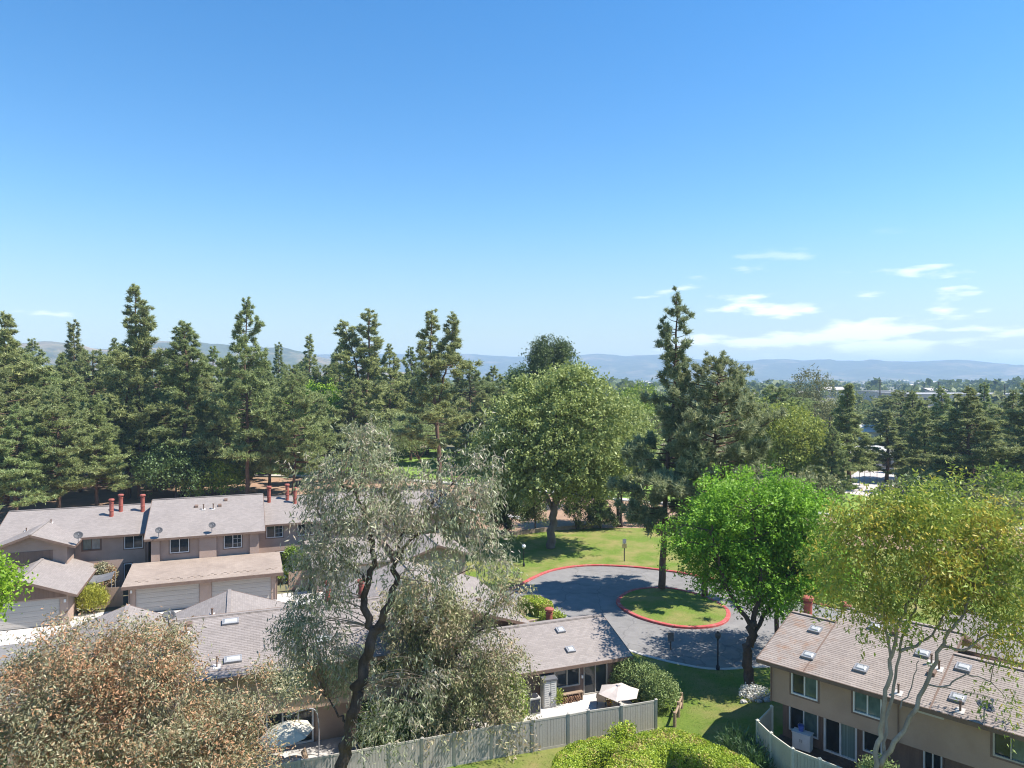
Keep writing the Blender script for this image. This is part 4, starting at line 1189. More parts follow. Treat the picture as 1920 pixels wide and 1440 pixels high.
def pine(kind, px, py, d, half_px, label, rz, group='pine trees', base_z=0.05):
    tr, cr, h, r = PINES[kind]
    top = along(px, py, d)
    root = empty('pine_tree', (top.x, top.y, base_z), rz)
    sz = (top.z - base_z) / h; sx = half_px * d / F_PX / r * 1.05
    root.scale = (sx, sx, sz)
    tag(root, label, 'pine tree', group)
    obj('trunk', tr, root); obj('crown', cr, root)
    return root

# ------------------------------------------------------------------ trees: pines
for k, px, py, d, w, rz, lab in [
    ('full', 12, 592, 112, 92, 0.3, 'large full pine at the far left edge of the picture'),
    ('slim', 138, 608, 160, 42, 1.0, 'slim pointed pine just left of the tallest pine in the left grove'),
    ('tall', 238, 537, 119, 66, 0.2, 'tallest pine of the left grove with a long bare trunk'),
    ('twin', 345, 605, 121, 74, 2.0, 'two-topped pine right of the tallest pine in the left grove'),
    ('cone', 463, 567, 118, 66, 4.1, 'tall cone-shaped pine above the taller townhouse roof'),
    ('slim', 522, 648, 190, 28, 0.7, 'small far slim pine just right of the tall cone-shaped pine'),
    ('slim', 580, 633, 180, 32, 2.9, 'far slim pine left of the pine with two uneven tops'),
    ('fork', 683, 583, 152, 66, 0.0, 'pine with two uneven tops above the grey gum tree'),
    ('twin', 822, 583, 126, 68, 0.1, 'open twin-topped pine left of the large round shade tree'),
]:
    pine(k, px, py, d, w, lab, rz)
FILL = [(-30,690,104,80,'broad'),(45,668,128,75,'broad'),(85,690,118,70,'full'),(30,760,100,62,'full'),(110,735,106,62,'broad'),(175,665,140,62,'broad'),(180,742,112,58,'full'),
        (285,668,138,60,'broad'),(290,735,126,58,'broad'),(400,655,150,55,'cone'),(400,740,122,56,'full'),(505,700,126,52,'full'),(548,705,120,56,'broad'),(545,690,165,48,'broad'),(612,690,170,50,'broad'),(640,640,165,46,'cone'),
        (730,650,165,50,'cone'),(770,655,172,44,'cone'),(755,705,215,58,'broad'),(715,720,210,50,'broad'),(880,695,165,58,'broad'),(925,690,185,48,'cone'),(905,735,150,50,'full'),(350,690,150,62,'full'),(470,690,140,60,'broad'),
        (150,650,200,48,'cone'),(60,640,190,52,'cone'),(230,690,180,60,'broad'),(660,715,145,52,'full'),(600,740,135,45,'column'),(855,720,185,50,'broad'),(965,700,200,40,'column'),(-20,640,150,70,'broad'),(800,735,185,55,'broad'),(20,640,170,60,'full'),(115,668,135,60,'full'),(215,640,150,50,'cone'),(320,660,170,58,'full'),(375,680,135,60,'full'),(430,665,165,56,'full'),(495,672,150,52,'full'),(565,680,190,50,'full'),(625,680,185,50,'full'),(700,670,190,54,'full'),(785,690,200,50,'full'),(895,705,205,50,'full'),(945,715,170,45,'full'),(260,700,118,50,'full'),(150,720,125,55,'full')]
rr = random.Random(21)
ORD = ['first', 'second', 'third', 'fourth', 'fifth', 'sixth', 'seventh', 'eighth', 'ninth', 'tenth', 'eleventh', 'twelfth']
MARKS = [(12, 'the large full pine at the left edge'), (138, 'the slim pointed pine'), (238, 'the tallest pine'), (345, 'the two-topped pine'), (463, 'the tall cone-shaped pine'), (580, 'the far slim pine'), (683, 'the pine with uneven tops'), (822, 'the open twin-topped pine'), (1040, 'the shade tree')]
gaps = {}
for px, py, d, w, k in sorted(FILL):
    i = sum(m_[0] <= px for m_ in MARKS)
    n_ = gaps[i] = gaps.get(i, 0) + 1
    if i == 0: where = 'from the picture edge to ' + MARKS[0][1]
    else: where = 'from ' + MARKS[i-1][1] + ' to ' + MARKS[i][1].replace('the ', '', 1)
    pine(k, px, py, d, w, ORD[n_-1] + ' shorter pine ' + where, rr.uniform(0, 6.28), 'shorter pines filling the left grove')
for k, px, py, d, w, rz, lab in [
    ('broad', 1455, 728, 150, 62, 0.6, 'broad pine right of the yellow-green rounded tree'),
    ('column', 1592, 722, 131, 52, 1.2, 'dark dense columnar pine beside the sports court'),
    ('slim', 1663, 772, 138, 38, 2.2, 'short pointed pine right of the dark columnar pine'),
    ('cone', 1712, 738, 141, 42, 3.3, 'pine with thin bare trunk beyond the court fence'),
    ('broad', 1690, 735, 210, 50, 1.9, 'flat-topped pine behind the pines at the court'),
    ('cone', 1765, 728, 150, 45, 0.2, 'pointed pine left of the broad pine at the right'),
    ('full', 1818, 728, 115, 82, 5.1, 'large broad pine near the right edge above the golden gum'),
    ('slim', 1846, 722, 140, 36, 2.6, 'dark pointed pine top behind the large broad right pine'),
    ('full', 1950, 700, 118, 85, 0.9, 'pine cut off by the right edge of the picture'),
    ('broad', 1500, 742, 190, 46, 4.0, 'far dark pine behind the broad pine in the right middle'),
    ('broad', 1405, 735, 170, 40, 4.4, 'dark pine just right of the pair of pines by the island'),
    ('full', 1560, 800, 118, 34, 1.4, 'low full pine beside the tall dark pole at the court'),
    ('cone', 1495, 775, 128, 40, 2.9, 'pine rising just right of the rounded yellow-green tree'),
    ('full', 1735, 765, 125, 46, 5.5, 'low full pine left of the large broad right pine'),
    ('cone', 1900, 735, 135, 48, 3.6, 'pointed pine just inside the right edge'),
    ('broad', 1880, 770, 150, 45, 2.4, 'low pine between the large broad pine and the right edge'),
]:
    pine(k, px, py, d, w, lab, rz, 'pines on the right')

# the two pines by the island, close enough to show their tufts
def hero_pine(base, kw, label, leaf, lean=(0, 0)):
    tr, v = pine_parts(**kw)
    root = empty('pine_tree', base); tag(root, label, 'pine tree', 'pine trees')
    me = np_mesh('crown', v, 3, M[leaf])
    obj('trunk', tr, root); obj('crown', me, root)
    root.rotation_euler = (lean[1], lean[0], 0)
    return root
hero_pine((14.09, 66.7, 0.3), dict(seed=31, h=27.6, base=0.20, rmax=4.4, nbr=140, shape='ragged', gap=0.16, puff=60, plen=0.38, pw=0.11, pr=0.40, r0=0.36, leaders=((1.1,0.2,1.0),), sparse_top=0.5), 'tall open pine growing from the red-kerbed island', 'lf_pine_blue', (0.012, 0))
hero_pine((17.6, 64.6, 0.3), dict(seed=33, h=21.4, base=0.20, rmax=5.0, nbr=140, shape='broad', gap=0.06, puff=64, plen=0.40, pw=0.11, pr=0.46, r0=0.3, leaders=((1.2,0.4,1.0),)), 'bushy bluish pine behind the bright green tree by the island', 'lf_pine_blue')

# ------------------------------------------------------------------ trees: broadleaf
S_ASH = dict(clusters=420, csig=(0.75, 0.5), twigs=5600, per=14, twl=0.7, L=0.33, W=0.20, hang=0.25, out=0.6, jit=0.22, inner=0.5, low=-0.75, holes=0.28, up=0.3, hs=0.55)
broad_tree('shade_tree', 'large round mid-green shade tree on the park lawn', (4.6, 82.9, 0.2),
    [([(0,0,0),(0.05,0,2.5),(0.3,0,5.0)],0.55,0.42), ([(0.2,0,4.6),(-1.2,0.3,7.5),(-2.6,0.4,11),(-3.4,0.6,15)],0.32,0.1), ([(0.3,0,4.8),(0.6,-0.2,8),(0.8,0,12),(0.4,0,17)],0.30,0.08), ([(0.3,0,4.8),(2.4,0.4,8),(4.4,0.2,12),(5.2,0,15)],0.28,0.08)],
    [((-3.6,0,13.2),(4.6,4.6,4.6)),((0.5,0.5,16.0),(5.0,4.8,4.9)),((4.6,0,13.6),(4.8,4.8,5.0)),((0.3,-1.5,10.5),(5.2,4.0,4.2)),((-5.6,0.5,10.0),(3.0,3.4,3.4)),((6.2,0.5,9.5),(3.6,3.6,3.8)),((-2.4,-0.6,8.6),(3.2,3.0,2.8)),((3.6,-0.8,7.8),(3.2,3.0,2.6)),((2.8,1,18.0),(2.8,2.8,2.7))],
    S_ASH, 'bark_grey', 'lf_mid', 41, nbr=120, br=0.07)
broad_tree('shade_tree', 'smaller mid-green tree standing right of the large shade tree', (14.2, 95.4, 0.2),
    [([(0,0,0),(0.1,0,4),(0.2,0,9),(0.1,0,12)],0.28,0.08)],
    [((0.2,0,11.5),(3.8,3.6,5.0)),((1.8,0,8.5),(2.8,2.8,3.0)),((-1.6,0,9.0),(2.6,2.6,3.2))],
    dict(S_ASH, twigs=2200, clusters=150), 'bark_dark', 'lf_mid', 42, nbr=50)

S_SPRAY = dict(clusters=330, csig=(0.50,0.24), twigs=4300, per=20, twl=0.75, L=0.19, W=0.095, hang=0.18, out=0.75, jit=0.13, inner=0.5, low=-0.6, holes=0.48, up=0.35, flat=1.3, hs=1.0)
broad_tree('bright_tree', 'bright green feathery-leaved tree beside the lower right house', (15.2, 45.0, 0.25),
    [([(0,0,0),(-0.25,0,1.6),(-0.1,0,3.0),(0.1,0,4.4)],0.34,0.25), ([(0.05,0,4.0),(-1.3,0,6.0),(-2.2,0,8.5),(-2.5,0,10.5)],0.17,0.05), ([(0.1,0,4.2),(0.6,0.2,7),(0.3,0.2,10),(0,0.2,12)],0.18,0.05), ([(-0.1,0,2.9),(1.3,0.5,5.0),(2.8,0.6,7.5),(3.6,0.5,9.5)],0.17,0.05)],
    [((x_*1.08+1.25, y_+1.8, z_-0.35), tuple(q_*1.02 for q_ in r_)) for (x_, y_, z_), r_ in [((-0.6,0.3,11.2),(3.0,3.0,2.7)),((-2.8,0,9.3),(2.3,2.4,2.4)),((2.2,0.4,10.2),(2.8,2.8,2.5)),((0.4,-0.6,7.8),(2.8,2.4,2.2)),((3.4,0.6,7.6),(2.0,2.2,2.2)),((-2.0,-0.4,6.6),(1.7,1.9,1.7)),((1.0,-0.8,5.6),(1.6,1.6,1.3)),((-3.6,0,7.6),(1.2,1.3,1.3))]],
    S_SPRAY, 'bark_dark', 'lf_bright', 43, nbr=110, br=0.045)
broad_tree('dark_tree', 'dark green leafy tree between the bright tree and the lower right house', (19.6, 52.6, 0.1),
    [([(0,0,0),(0.1,0,2.5),(0,0,5)],0.22,0.1)], [((0,0,7.5),(2.6,2.6,3.4)),((1.2,0.5,5),(2.2,2.2,2.6)),((-1.0,0,5.2),(2.0,2.0,2.8))],
    dict(S_ASH, twigs=1500, clusters=90, csig=(0.5,0.35), L=0.2, W=0.12), 'bark_dark', 'lf_dark', 44, nbr=40)
broad_tree('dark_tree', 'glossy dark green tree at the left of the park lawn', (-0.9, 91.0, 0.1),
    [([(0,0,0),(0.1,0,2.0),(0,0,4.5)],0.22,0.1)], [((0,0,5.6),(2.1,2.0,3.4)),((0.8,-0.4,3.8),(1.7,1.6,2.2)),((-1.2,0,4.5),(1.8,1.6,2.6))],
    dict(S_ASH, twigs=1500, clusters=80, csig=(0.45,0.35), L=0.22, W=0.13), 'bark_dark', 'lf_dark', 45, nbr=40)
broad_tree('yellow_green_tree', 'rounded yellow-green tree behind the bright green tree', tuple(at(1470, 925)) , 
    [([(0,0,0),(0,0,4),(0,0,8)],0.3,0.15)], [((0,0,10),(6.0,5.5,4.5)),((-3.8,0,11.6),(4.4,4.2,3.6)),((4.8,0,7.6),(4.0,4.0,3.4)),((0,-2,7),(5,4,3.5))],
    dict(S_ASH, twigs=2900, clusters=190, csig=(0.8,0.5), per=13, L=0.34, W=0.24, twl=1.0, jit=0.3, hs=0.4), 'bark_grey', 'lf_chartreuse', 46, nbr=40)

# gum trees in the foreground
def gum(name, label, d, trunks, lobes, spec, bark, leaf, seed, nbr, br, zero):
    """limbs and boughs read off the photograph at distance d (plus an offset in depth), rebuilt in space"""
    b = Vector(zero)
    tr = []
    for pts, r0, r1 in trunks:
        tr.append(([tuple(along(px, py, d + dy) - b) for px, py, dy in pts], r0, r1))
    lb = []
    for px, py, dy, rpx, rz_, *w in lobes:
        c = along(px, py, d + dy) - b; r = rpx * d / F_PX * 0.92
        lb.append((tuple(c), (r, r * 1.05, rz_ * d / F_PX), *(w or [1.0])))
    return broad_tree(name, label, zero, tr, lb, spec, bark, leaf, seed, nbr=nbr, br=br)

S_GUM = dict(clusters=78, csig=(0.33,0.50), twigs=1850, per=21, twl=0.95, L=0.23, W=0.052, hang=1.0, out=0.35, jit=0.13, inner=0.30, low=-0.8, holes=0.40, up=0.1, hs=1.5, twigbark='bark_twig')
zb = along(640, 1440, 33); zb = (-8.2, 33.0, 0.1)
gum('gum_tree', 'grey-green weeping gum tree with dark leaning trunk before the fence', 33.0,
    [([(630,1515,0),(645,1420,0),(660,1355,0),(672,1290,0),(692,1215,0),(710,1172,0)],0.32,0.23),
     ([(703,1190,0),(682,1130,0.3),(698,1060,0.4),(694,1000,0.3),(668,930,0.2),(640,905,0)],0.21,0.05),
     ([(706,1180,0),(735,1120,-0.2),(742,1060,-0.4),(752,1010,-0.3),(800,960,-0.2),(850,905,0)],0.20,0.04),
     ([(685,1090,0.3),(655,1060,0.5),(620,1020,0.6),(600,970,0.6)],0.10,0.03),
     ([(745,1050,-0.4),(770,1010,-0.6),(830,985,-0.7),(900,930,-0.5)],0.10,0.03),
     ([(662,1375,0),(640,1345,0.5),(615,1310,1.0)],0.09,0.03)],
    [(620,925,0.2,50,50),(690,890,0.3,40,52),(735,935,0.2,36,34),(800,925,-0.2,36,30),(865,900,-0.3,50,52),(930,880,0.0,34,44),(640,1010,0.6,58,46),(725,1000,0.0,52,46),(810,1000,-0.7,58,40),(890,975,-0.5,40,44),
     (600,1090,0.5,40,48),(760,1070,-0.4,44,34),(580,1180,0.4,38,56),(660,1120,0.5,32,32),(580,1270,0.6,44,42,0.8),(645,1275,1.0,32,34,0.7),(690,845,0.4,22,30),(905,1045,-0.5,30,20),(715,1390,-1.0,22,42,0.6),(770,1300,-0.8,36,54,0.7)],
    S_GUM, 'bark_dark', 'lf_grey', 51, 260, 0.026, (-8.2, 33.0, 0.1))
gum('gum_tree', 'olive-leaved multi-stemmed gum tree between the patios', 38.5,
    [([(790,1345,0),(785,1290,0),(795,1240,0),(803,1180,0),(800,1120,0)],0.17,0.05),
     ([(785,1300,0),(840,1245,0),(880,1195,0),(915,1150,0),(950,1120,0.3),(985,1105,0.5)],0.15,0.03),
     ([(790,1310,0),(765,1230,0.3),(770,1170,0.4),(760,1120,0.4)],0.11,0.03),
     ([(870,1205,0),(905,1180,-0.4),(935,1185,-0.4)],0.07,0.02),
     ([(800,1170,0),(820,1120,0),(850,1085,0),(900,1060,0)],0.07,0.02)],
    [(800,1110,0,52,42),(770,1170,0.4,46,50),(845,1180,0,46,40),(955,1100,0.4,46,30),(905,1190,-0.2,52,40),(860,1250,0,58,48),(800,1250,0.2,50,56),(930,1240,-0.2,40,44),(850,1320,-0.3,66,56),(910,1310,-0.4,60,55),(790,1350,0,50,46),(960,1350,0,26,36)],
    dict(S_GUM, twigs=2500, clusters=95, csig=(0.40,0.36), holes=0.5, hang=0.7, L=0.19, W=0.055, low=-0.9), 'bark_dark', 'lf_gum', 52, 220, 0.025, (-4.5, 38.5, 0.1))
gum('gum_tree', 'russet and olive gum tree filling the lower left corner', 25.0,
    [([(260,1750,0),(240,1560,0),(220,1480,0)],0.30,0.2), ([(225,1500,0),(150,1420,0),(90,1360,0),(60,1300,0)],0.13,0.04), ([(225,1500,0),(230,1400,0.4),(200,1300,0.5),(170,1230,0.5)],0.13,0.03),
     ([(225,1500,0),(330,1420,0.3),(420,1370,0.4),(490,1330,0.6)],0.13,0.03), ([(225,1500,0),(290,1400,-0.5),(330,1320,-0.4)],0.10,0.03)],
    [(150,1240,0.5,92,62),(255,1240,0.5,80,56),(60,1320,0,86,66),(170,1330,0,110,72),(300,1330,0.3,92,72),(390,1380,0.5,76,60),(490,1310,1.2,44,46,0.8),(415,1440,0.3,70,52),(40,1420,-0.6,86,66),(170,1430,-0.9,110,66),(310,1440,-0.7,104,66),(465,1270,1.2,24,28),(545,1425,0.8,18,26,0.7)],
    dict(S_GUM, twigs=6000, clusters=300, csig=(0.34,0.20), per=19, L=0.13, W=0.040, hang=0.35, out=0.5, twl=0.6, jit=0.12, inner=0.55, low=-0.5, holes=0.30, up=0.35, hs=1.6), 'bark_pale', 'lf_red', 53, 260, 0.02, (-13.5, 25.0, 0.1))
gum('gum_tree', 'golden-green gum tree with pale smooth trunks before the lower right house', 30.0,
    [([(1640,1560,0),(1644,1450,0),(1652,1385,0),(1665,1300,0),(1672,1240,0),(1690,1170,0),(1705,1130,0)],0.125,0.06),
     ([(1650,1450,0.2),(1660,1390,0.3),(1680,1290,0.4),(1695,1200,0.4),(1720,1140,0.3)],0.09,0.04),
     ([(1652,1440,0),(1690,1380,-0.2),(1735,1290,-0.3),(1768,1210,-0.4),(1800,1160,-0.4),(1830,1110,-0.3)],0.12,0.045),
     ([(1672,1235,0),(1660,1150,0.3),(1648,1060,0.4),(1640,1000,0.4)],0.06,0.02), ([(1690,1222,0),(1740,1200,0.3),(1770,1150,0.4)],0.08,0.03),
     ([(1768,1210,-0.4),(1810,1220,-0.6),(1850,1195,-0.7),(1900,1200,-0.8)],0.07,0.03), ([(1735,1285,-0.3),(1780,1285,-0.6),(1815,1265,-0.8),(1860,1280,-0.9)],0.045,0.02),
     ([(1690,1330,0),(1710,1290,0.2),(1725,1240,0.2)],0.035,0.015)],
    [(1660,986,0.4,66,46),(1740,971,0,52,40),(1620,1056,0.6,58,52),(1720,1056,0.2,78,58),(1820,1036,-0.2,82,58),(1895,986,-0.4,50,52),(1900,1086,-0.6,72,66),(1790,1096,0,74,46),(1865,1155,-0.4,66,46),(1610,1140,0.7,44,40),(1930,1160,-0.6,60,52),(1620,1195,0.6,30,30),(1885,1295,-0.9,38,36),(1605,1106,0.7,40,36)],
    dict(S_GUM, twigs=2400, clusters=66, csig=(0.44,0.32), per=19, hang=0.55, L=0.19, W=0.058, holes=0.5, inner=0.45, up=0.15, low=-0.7), 'bark_pale', 'lf_gold', 54, 220, 0.022, (15.4, 30.0, 0.6))

# ------------------------------------------------------------------ mid-distance trees and shrubs
def bush(name, label, loc, lobes, leaf, seed, twigs=500, per=14, twl=0.3, L=0.1, W=0.06, hang=0.1, out=0.5, cat='shrub', group=None, holes=0.15, flat=0.4, stems=10, inner=0.6, up=0.3, hs=2.0):
    rng = np.random.default_rng(seed)
    root = empty(name, loc); tag(root, label, cat, group)
    P, D = lobes_twigs(rng, lobes, twigs, inner, -0.5, holes, up, hs)
    v = leaves_from_twigs(rng, P, D, per, twl, L, W, hang, out, 0.06 + L*0.4, flat)
    obj('foliage', np_mesh('foliage', v, 4, M[leaf]), root)
    g = Geo()
    for i in rng.choice(len(P), size=min(stems, len(P)), replace=False):
        t = Vector(P[i]); q = [Vector((t.x*0.15, t.y*0.15, 0)), Vector((t.x*0.5, t.y*0.5, t.z*0.6)), t]
        g.tube(crom(q, 3), taper(7, 0.03, 0.01), 5)
    g.build('stems', M['bark_dark'], root, True)
    return root

def hedge(name, label, path, w, h, leaf, seed, n, L=0.085, W=0.055, z0=0.1):
    """clipped hedge: rounded body following a path, covered in small leaves"""
    rng = np.random.default_rng(seed)
    q = [Vector((p[0], p[1], 0)) for p in crom([Vector((p[0], p[1], 0)) for p in path], 8)]
    A = np.array([tuple(p) for p in q]); seg = np.linalg.norm(np.diff(A, axis=0), axis=1); cum = np.concatenate([[0], seg.cumsum()])
    T = cum[-1]
    c0 = A.mean(0); base = (c0[0], c0[1], z0)
    def surf(s, a, f):
        x = np.interp(s, cum, A[:,0]); y = np.interp(s, cum, A[:,1])
        x2 = np.interp(np.minimum(s+0.1, T), cum, A[:,0]); y2 = np.interp(np.minimum(s+0.1, T), cum, A[:,1])
        x1 = np.interp(np.maximum(s-0.1, 0), cum, A[:,0]); y1 = np.interp(np.maximum(s-0.1, 0), cum, A[:,1])
        tx, ty = x2-x1, y2-y1; l = np.hypot(tx, ty); tx, ty = tx/l, ty/l
        e = 7.0                                      # superellipse: boxy with eased shoulders
        ca, sa = np.cos(a), np.sin(a)
        rr_ = (np.abs(ca)**e + np.abs(sa)**e) ** (-1/e)
        bump = 1 + 0.025*np.sin(s*2.3+a*2) + 0.02*np.sin(s*5.1+1.3) + 0.015*np.sin(s*9.7-a*3)
        end = np.minimum(1, np.sqrt(np.maximum(0.02, np.minimum(s, T-s))/(w*0.35)) ) ** 0.5
        off = ca*rr_*w/2*f*bump*end; z = np.maximum(0, sa*rr_)*h*f*bump*(0.55+0.45*end)
        nrm = np.stack([ty*ca, -tx*ca, np.maximum(sa,0)+0.05], -1)
        return np.stack([x + ty*off - base[0], y - tx*off - base[1], z], -1), unit(nrm)
    root = empty(name, base); tag(root, label, 'hedge')
    s = rng.uniform(0, T, n); a = rng.uniform(-0.05, math.pi+0.05, n)
    f = rng.uniform(0.90, 1.03, n)
    P, N = surf(s, a, f)
    d = unit(N*0.35 + rng.normal(size=(n,3))*0.6); b = unit(np.cross(d, N + rng.normal(size=(n,3))*0.45))
    l = L*rng.uniform(0.6,1.3,(n,1))/2; ww = W*rng.uniform(0.7,1.3,(n,1))/2
    v = np.stack([P-d*l, P+b*ww, P+d*l, P-b*ww], 1).reshape(-1,3)
    obj('foliage', np_mesh('foliage', v, 4, M[leaf]), root)
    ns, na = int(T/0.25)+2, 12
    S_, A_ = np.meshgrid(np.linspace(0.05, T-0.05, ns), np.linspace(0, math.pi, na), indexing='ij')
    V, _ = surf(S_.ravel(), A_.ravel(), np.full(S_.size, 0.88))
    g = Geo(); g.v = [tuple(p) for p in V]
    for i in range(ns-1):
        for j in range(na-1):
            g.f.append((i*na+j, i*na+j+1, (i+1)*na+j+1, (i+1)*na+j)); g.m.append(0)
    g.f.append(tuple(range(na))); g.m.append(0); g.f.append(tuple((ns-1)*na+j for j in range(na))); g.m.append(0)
    g.build('branches', M['core'], root, True)  # solid dark core added beneath the leaves to block light, no real stems
    return root
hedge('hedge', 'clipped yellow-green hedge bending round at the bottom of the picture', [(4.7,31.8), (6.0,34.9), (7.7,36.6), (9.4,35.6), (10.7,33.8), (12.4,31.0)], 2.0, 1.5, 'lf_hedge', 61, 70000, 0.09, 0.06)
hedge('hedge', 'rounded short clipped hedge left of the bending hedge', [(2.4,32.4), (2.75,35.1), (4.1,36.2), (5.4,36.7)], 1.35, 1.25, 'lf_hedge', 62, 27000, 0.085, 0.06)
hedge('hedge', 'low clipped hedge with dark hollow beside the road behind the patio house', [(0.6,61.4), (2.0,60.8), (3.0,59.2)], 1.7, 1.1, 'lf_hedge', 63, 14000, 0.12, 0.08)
bush('shrub', 'small yellow shrub against the grey fence beside the clipped hedge', (5.7, 37.4, 0.1), [((0,0,0.8),(0.6,0.5,0.6)),((0.4,0.3,1.1),(0.35,0.3,0.35))], 'lf_hedge', 64, 260, 14, 0.22, 0.10, 0.06)
bush('shrub', 'large pale green bush at the right of the patio', (8.1, 43.5, 0.1), [((-0.8,0.9,1.2),(0.9,0.9,1.0)),((0.1,0.1,1.15),(0.95,0.95,1.0)),((0.8,-0.8,1.0),(0.9,0.9,0.95)),((-1.4,1.6,1.0),(0.7,0.7,0.8))], 'lf_bush', 65, 1500, 16, 0.28, 0.11, 0.065)
bush('shrub', 'bright green bush beside the flue behind the single-storey house', tuple(un(21.7, 48.3, 0.1)), [((0,0,1.6),(0.9,0.8,0.9)),((-0.4,0.2,0.9),(0.8,0.8,0.8))], 'lf_lime', 66, 500, 14, 0.3, 0.14, 0.09)
bush('shrub', 'yellow-tipped bush by the left driveway', tuple(un(-11.8, 69.6, 0.05)), [((0,0,0.8),(0.9,0.8,0.9))], 'lf_yellow', 67, 420, 14, 0.5, 0.2, 0.05, -0.6, 1.2, up=1.2)
bush('shrub', 'reddish flowering bush beside the shade cloth', tuple(un(-11.9, 75.2, 0.05)), [((0,0,1.6),(1.0,0.8,1.0))], 'lf_red', 68, 320, 14, 0.3, 0.16, 0.1)
bush('shrub', 'dark leafy bush under the shade cloth beside the garage', tuple(un(-12.9, 71.3, 0.05)), [((0,0,0.9),(0.7,0.9,0.9))], 'lf_dark', 69, 320, 14, 0.3, 0.16, 0.1)
bush('shrub', 'green and yellow shrub by the gate of the right-hand townhouse', tuple(un(5.0, 73.6, 0.05)), [((0,0,1.9),(0.9,0.8,1.2)),((-1.0,-0.6,0.9),(0.7,0.6,0.8))], 'lf_lime', 70, 460, 14, 0.35, 0.18, 0.1)
bush('shrub', 'leafy green shrub at the fence right of the leaning gum trunk', (-7.0, 37.2, 0.1), [((0,0,1.5),(0.9,0.8,1.3)),((0.9,0.2,1.1),(0.9,0.7,1.0))], 'lf_dark', 71, 900, 16, 0.3, 0.13, 0.08)
bush('shrub', 'pale variegated shrub above the fence between the two patios', (-4.3, 37.6, 0.1), [((0,0,1.3),(0.9,0.8,0.9)),((1.0,0.3,1.1),(0.7,0.7,0.8))], 'lf_bush', 72, 700, 15, 0.28, 0.10, 0.06)
bush('shrub', 'bright green climbing bush at the left of the patio wall', (0.0, 41.0, 0.3), [((0,0,1.3),(0.6,0.6,1.2)),((0.1,-0.6,0.8),(0.5,0.6,0.7))], 'lf_lime', 73, 600, 15, 0.25, 0.13, 0.09)
bush('shrub', 'small bright plant between the cupboard and the firewood', tuple(un(17.75, 38.8, 0.45)), [((0,0,0.4),(0.25,0.25,0.35))], 'lf_lime', 74, 90, 12, 0.2, 0.09, 0.06, stems=4)
bush('strap_plant', 'dark strap-leaved plants outside the cream fence', (11.6, 36.4, 0.45), [((0,0,0.4),(0.6,0.7,0.5)),((0.5,-1.3,0.35),(0.5,0.8,0.45))], 'lf_fern', 75, 300, 12, 0.5, 0.35, 0.035, -0.3, 1.2, cat='plant', up=0.8)
bush('shrub', 'leafy shrub at the foot of the pale gum trunks', (16.4, 31.6, 0.6), [((0,0,1.3),(0.7,0.7,1.0)),((0.5,-0.3,0.7),(0.7,0.6,0.7))], 'lf_bush', 76, 420, 14, 0.3, 0.14, 0.06, 0.5)
bush('flower_bush', 'low white-flowering plants at the foot of the bright green tree', (14.9, 43.6, 0.3), [((0,0,0.35),(0.8,0.5,0.3))], 'petal_white', 77, 120, 8, 0.2, 0.11, 0.09, cat='flowers')
LAWN_BUSH = [(930,1000,1.6,'lf_dark'),(1085,998,2.4,'lf_olive'),(1105,992,2.6,'lf_dark'),(1125,996,1.9,'lf_olive'),(1212,985,2.2,'lf_olive')]
LB = ['dark shrub at the left end of the low block wall', 'straggly olive shrub just right of the shade tree trunk', 'tall dark straggly shrub in the bare earth right of the shade tree', 'smaller olive shrub among the straggly shrubs on the bare earth', 'olive shrub beside the thin trunks right of the straggly shrubs']
for i, (px, py, r, lf) in enumerate(LAWN_BUSH):
    p = at(px, py); bush('shrub', LB[i], (p.x, p.y, 0.15), [((0,0,r*1.1),(r*0.7,r*0.7,r*0.9)),((r*0.5,0,r*0.6),(r*0.6,r*0.5,r*0.5))], lf, 80+i, 420, 12, 0.5, 0.2, 0.13, holes=0.5, hs=1.2)

def small_tree(name, label, base, h, r, leaf, seed, bark='bark_dark', cat='tree', twigs=900, L=0.24, W=0.15, lean=0.0, group=None, base_frac=0.45, lim=3, flat=0, squash=1.0):
    rr_ = random.Random(seed)
    ht = h - r * squash
    tr = [([(0,0,0),(lean*0.3,0,h*0.3),(lean,0,ht)], 0.05 + h*0.014, 0.06)]
    lb = [((lean,0,ht),(r,r,r*squash))]
    for k in range(lim):
        a = 2*math.pi*k/lim + rr_.uniform(-0.4,0.4); q = r*0.65
        c = (lean + math.cos(a)*q, math.sin(a)*q, ht - r*0.35*squash + rr_.uniform(-0.3,0.3)*r*squash)
        lb.append((c, (r*0.65, r*0.65, r*0.6*squash)))
        tr.append(([(lean*0.4,0,h*base_frac*0.7),(c[0]*0.6,c[1]*0.6,(h*base_frac*0.7+c[2])/2),c], 0.03+h*0.007, 0.03))
    return broad_tree(name, label, base, tr, lb, dict(S_ASH, clusters=max(40, twigs//12), csig=(r*0.15, r*0.11), twigs=twigs, per=10, L=L, W=W, twl=0.3+L*2, jit=L*0.8, hs=2.2/r, holes=0.3, flat=flat), bark, leaf, seed, cat=cat, group=group, nbr=24, br=0.05)
p = at(797, 900); small_tree('stone_pine', 'small umbrella-crowned pine with slanting forked trunk at the fairway edge', (p.x, p.y, 0.1), 12.5, 4.6, 'lf_pine', 90, 'bark_pine', 'pine tree', 1300, 0.4, 0.1, -3.2, squash=0.62)
p = at(1004, 1003); small_tree('sapling', 'small sapling left of the large shade tree', (p.x, p.y, 0.15), 5.4, 1.1, 'lf_olive', 91, twigs=360, squash=1.7)
p = at(330, 938); small_tree('leafy_tree', 'low dark green leafy tree just behind the left row roofs', (p.x, p.y, 0.1), 9.5, 5.2, 'lf_dark', 92, twigs=1800, L=0.32, W=0.22, squash=0.75)
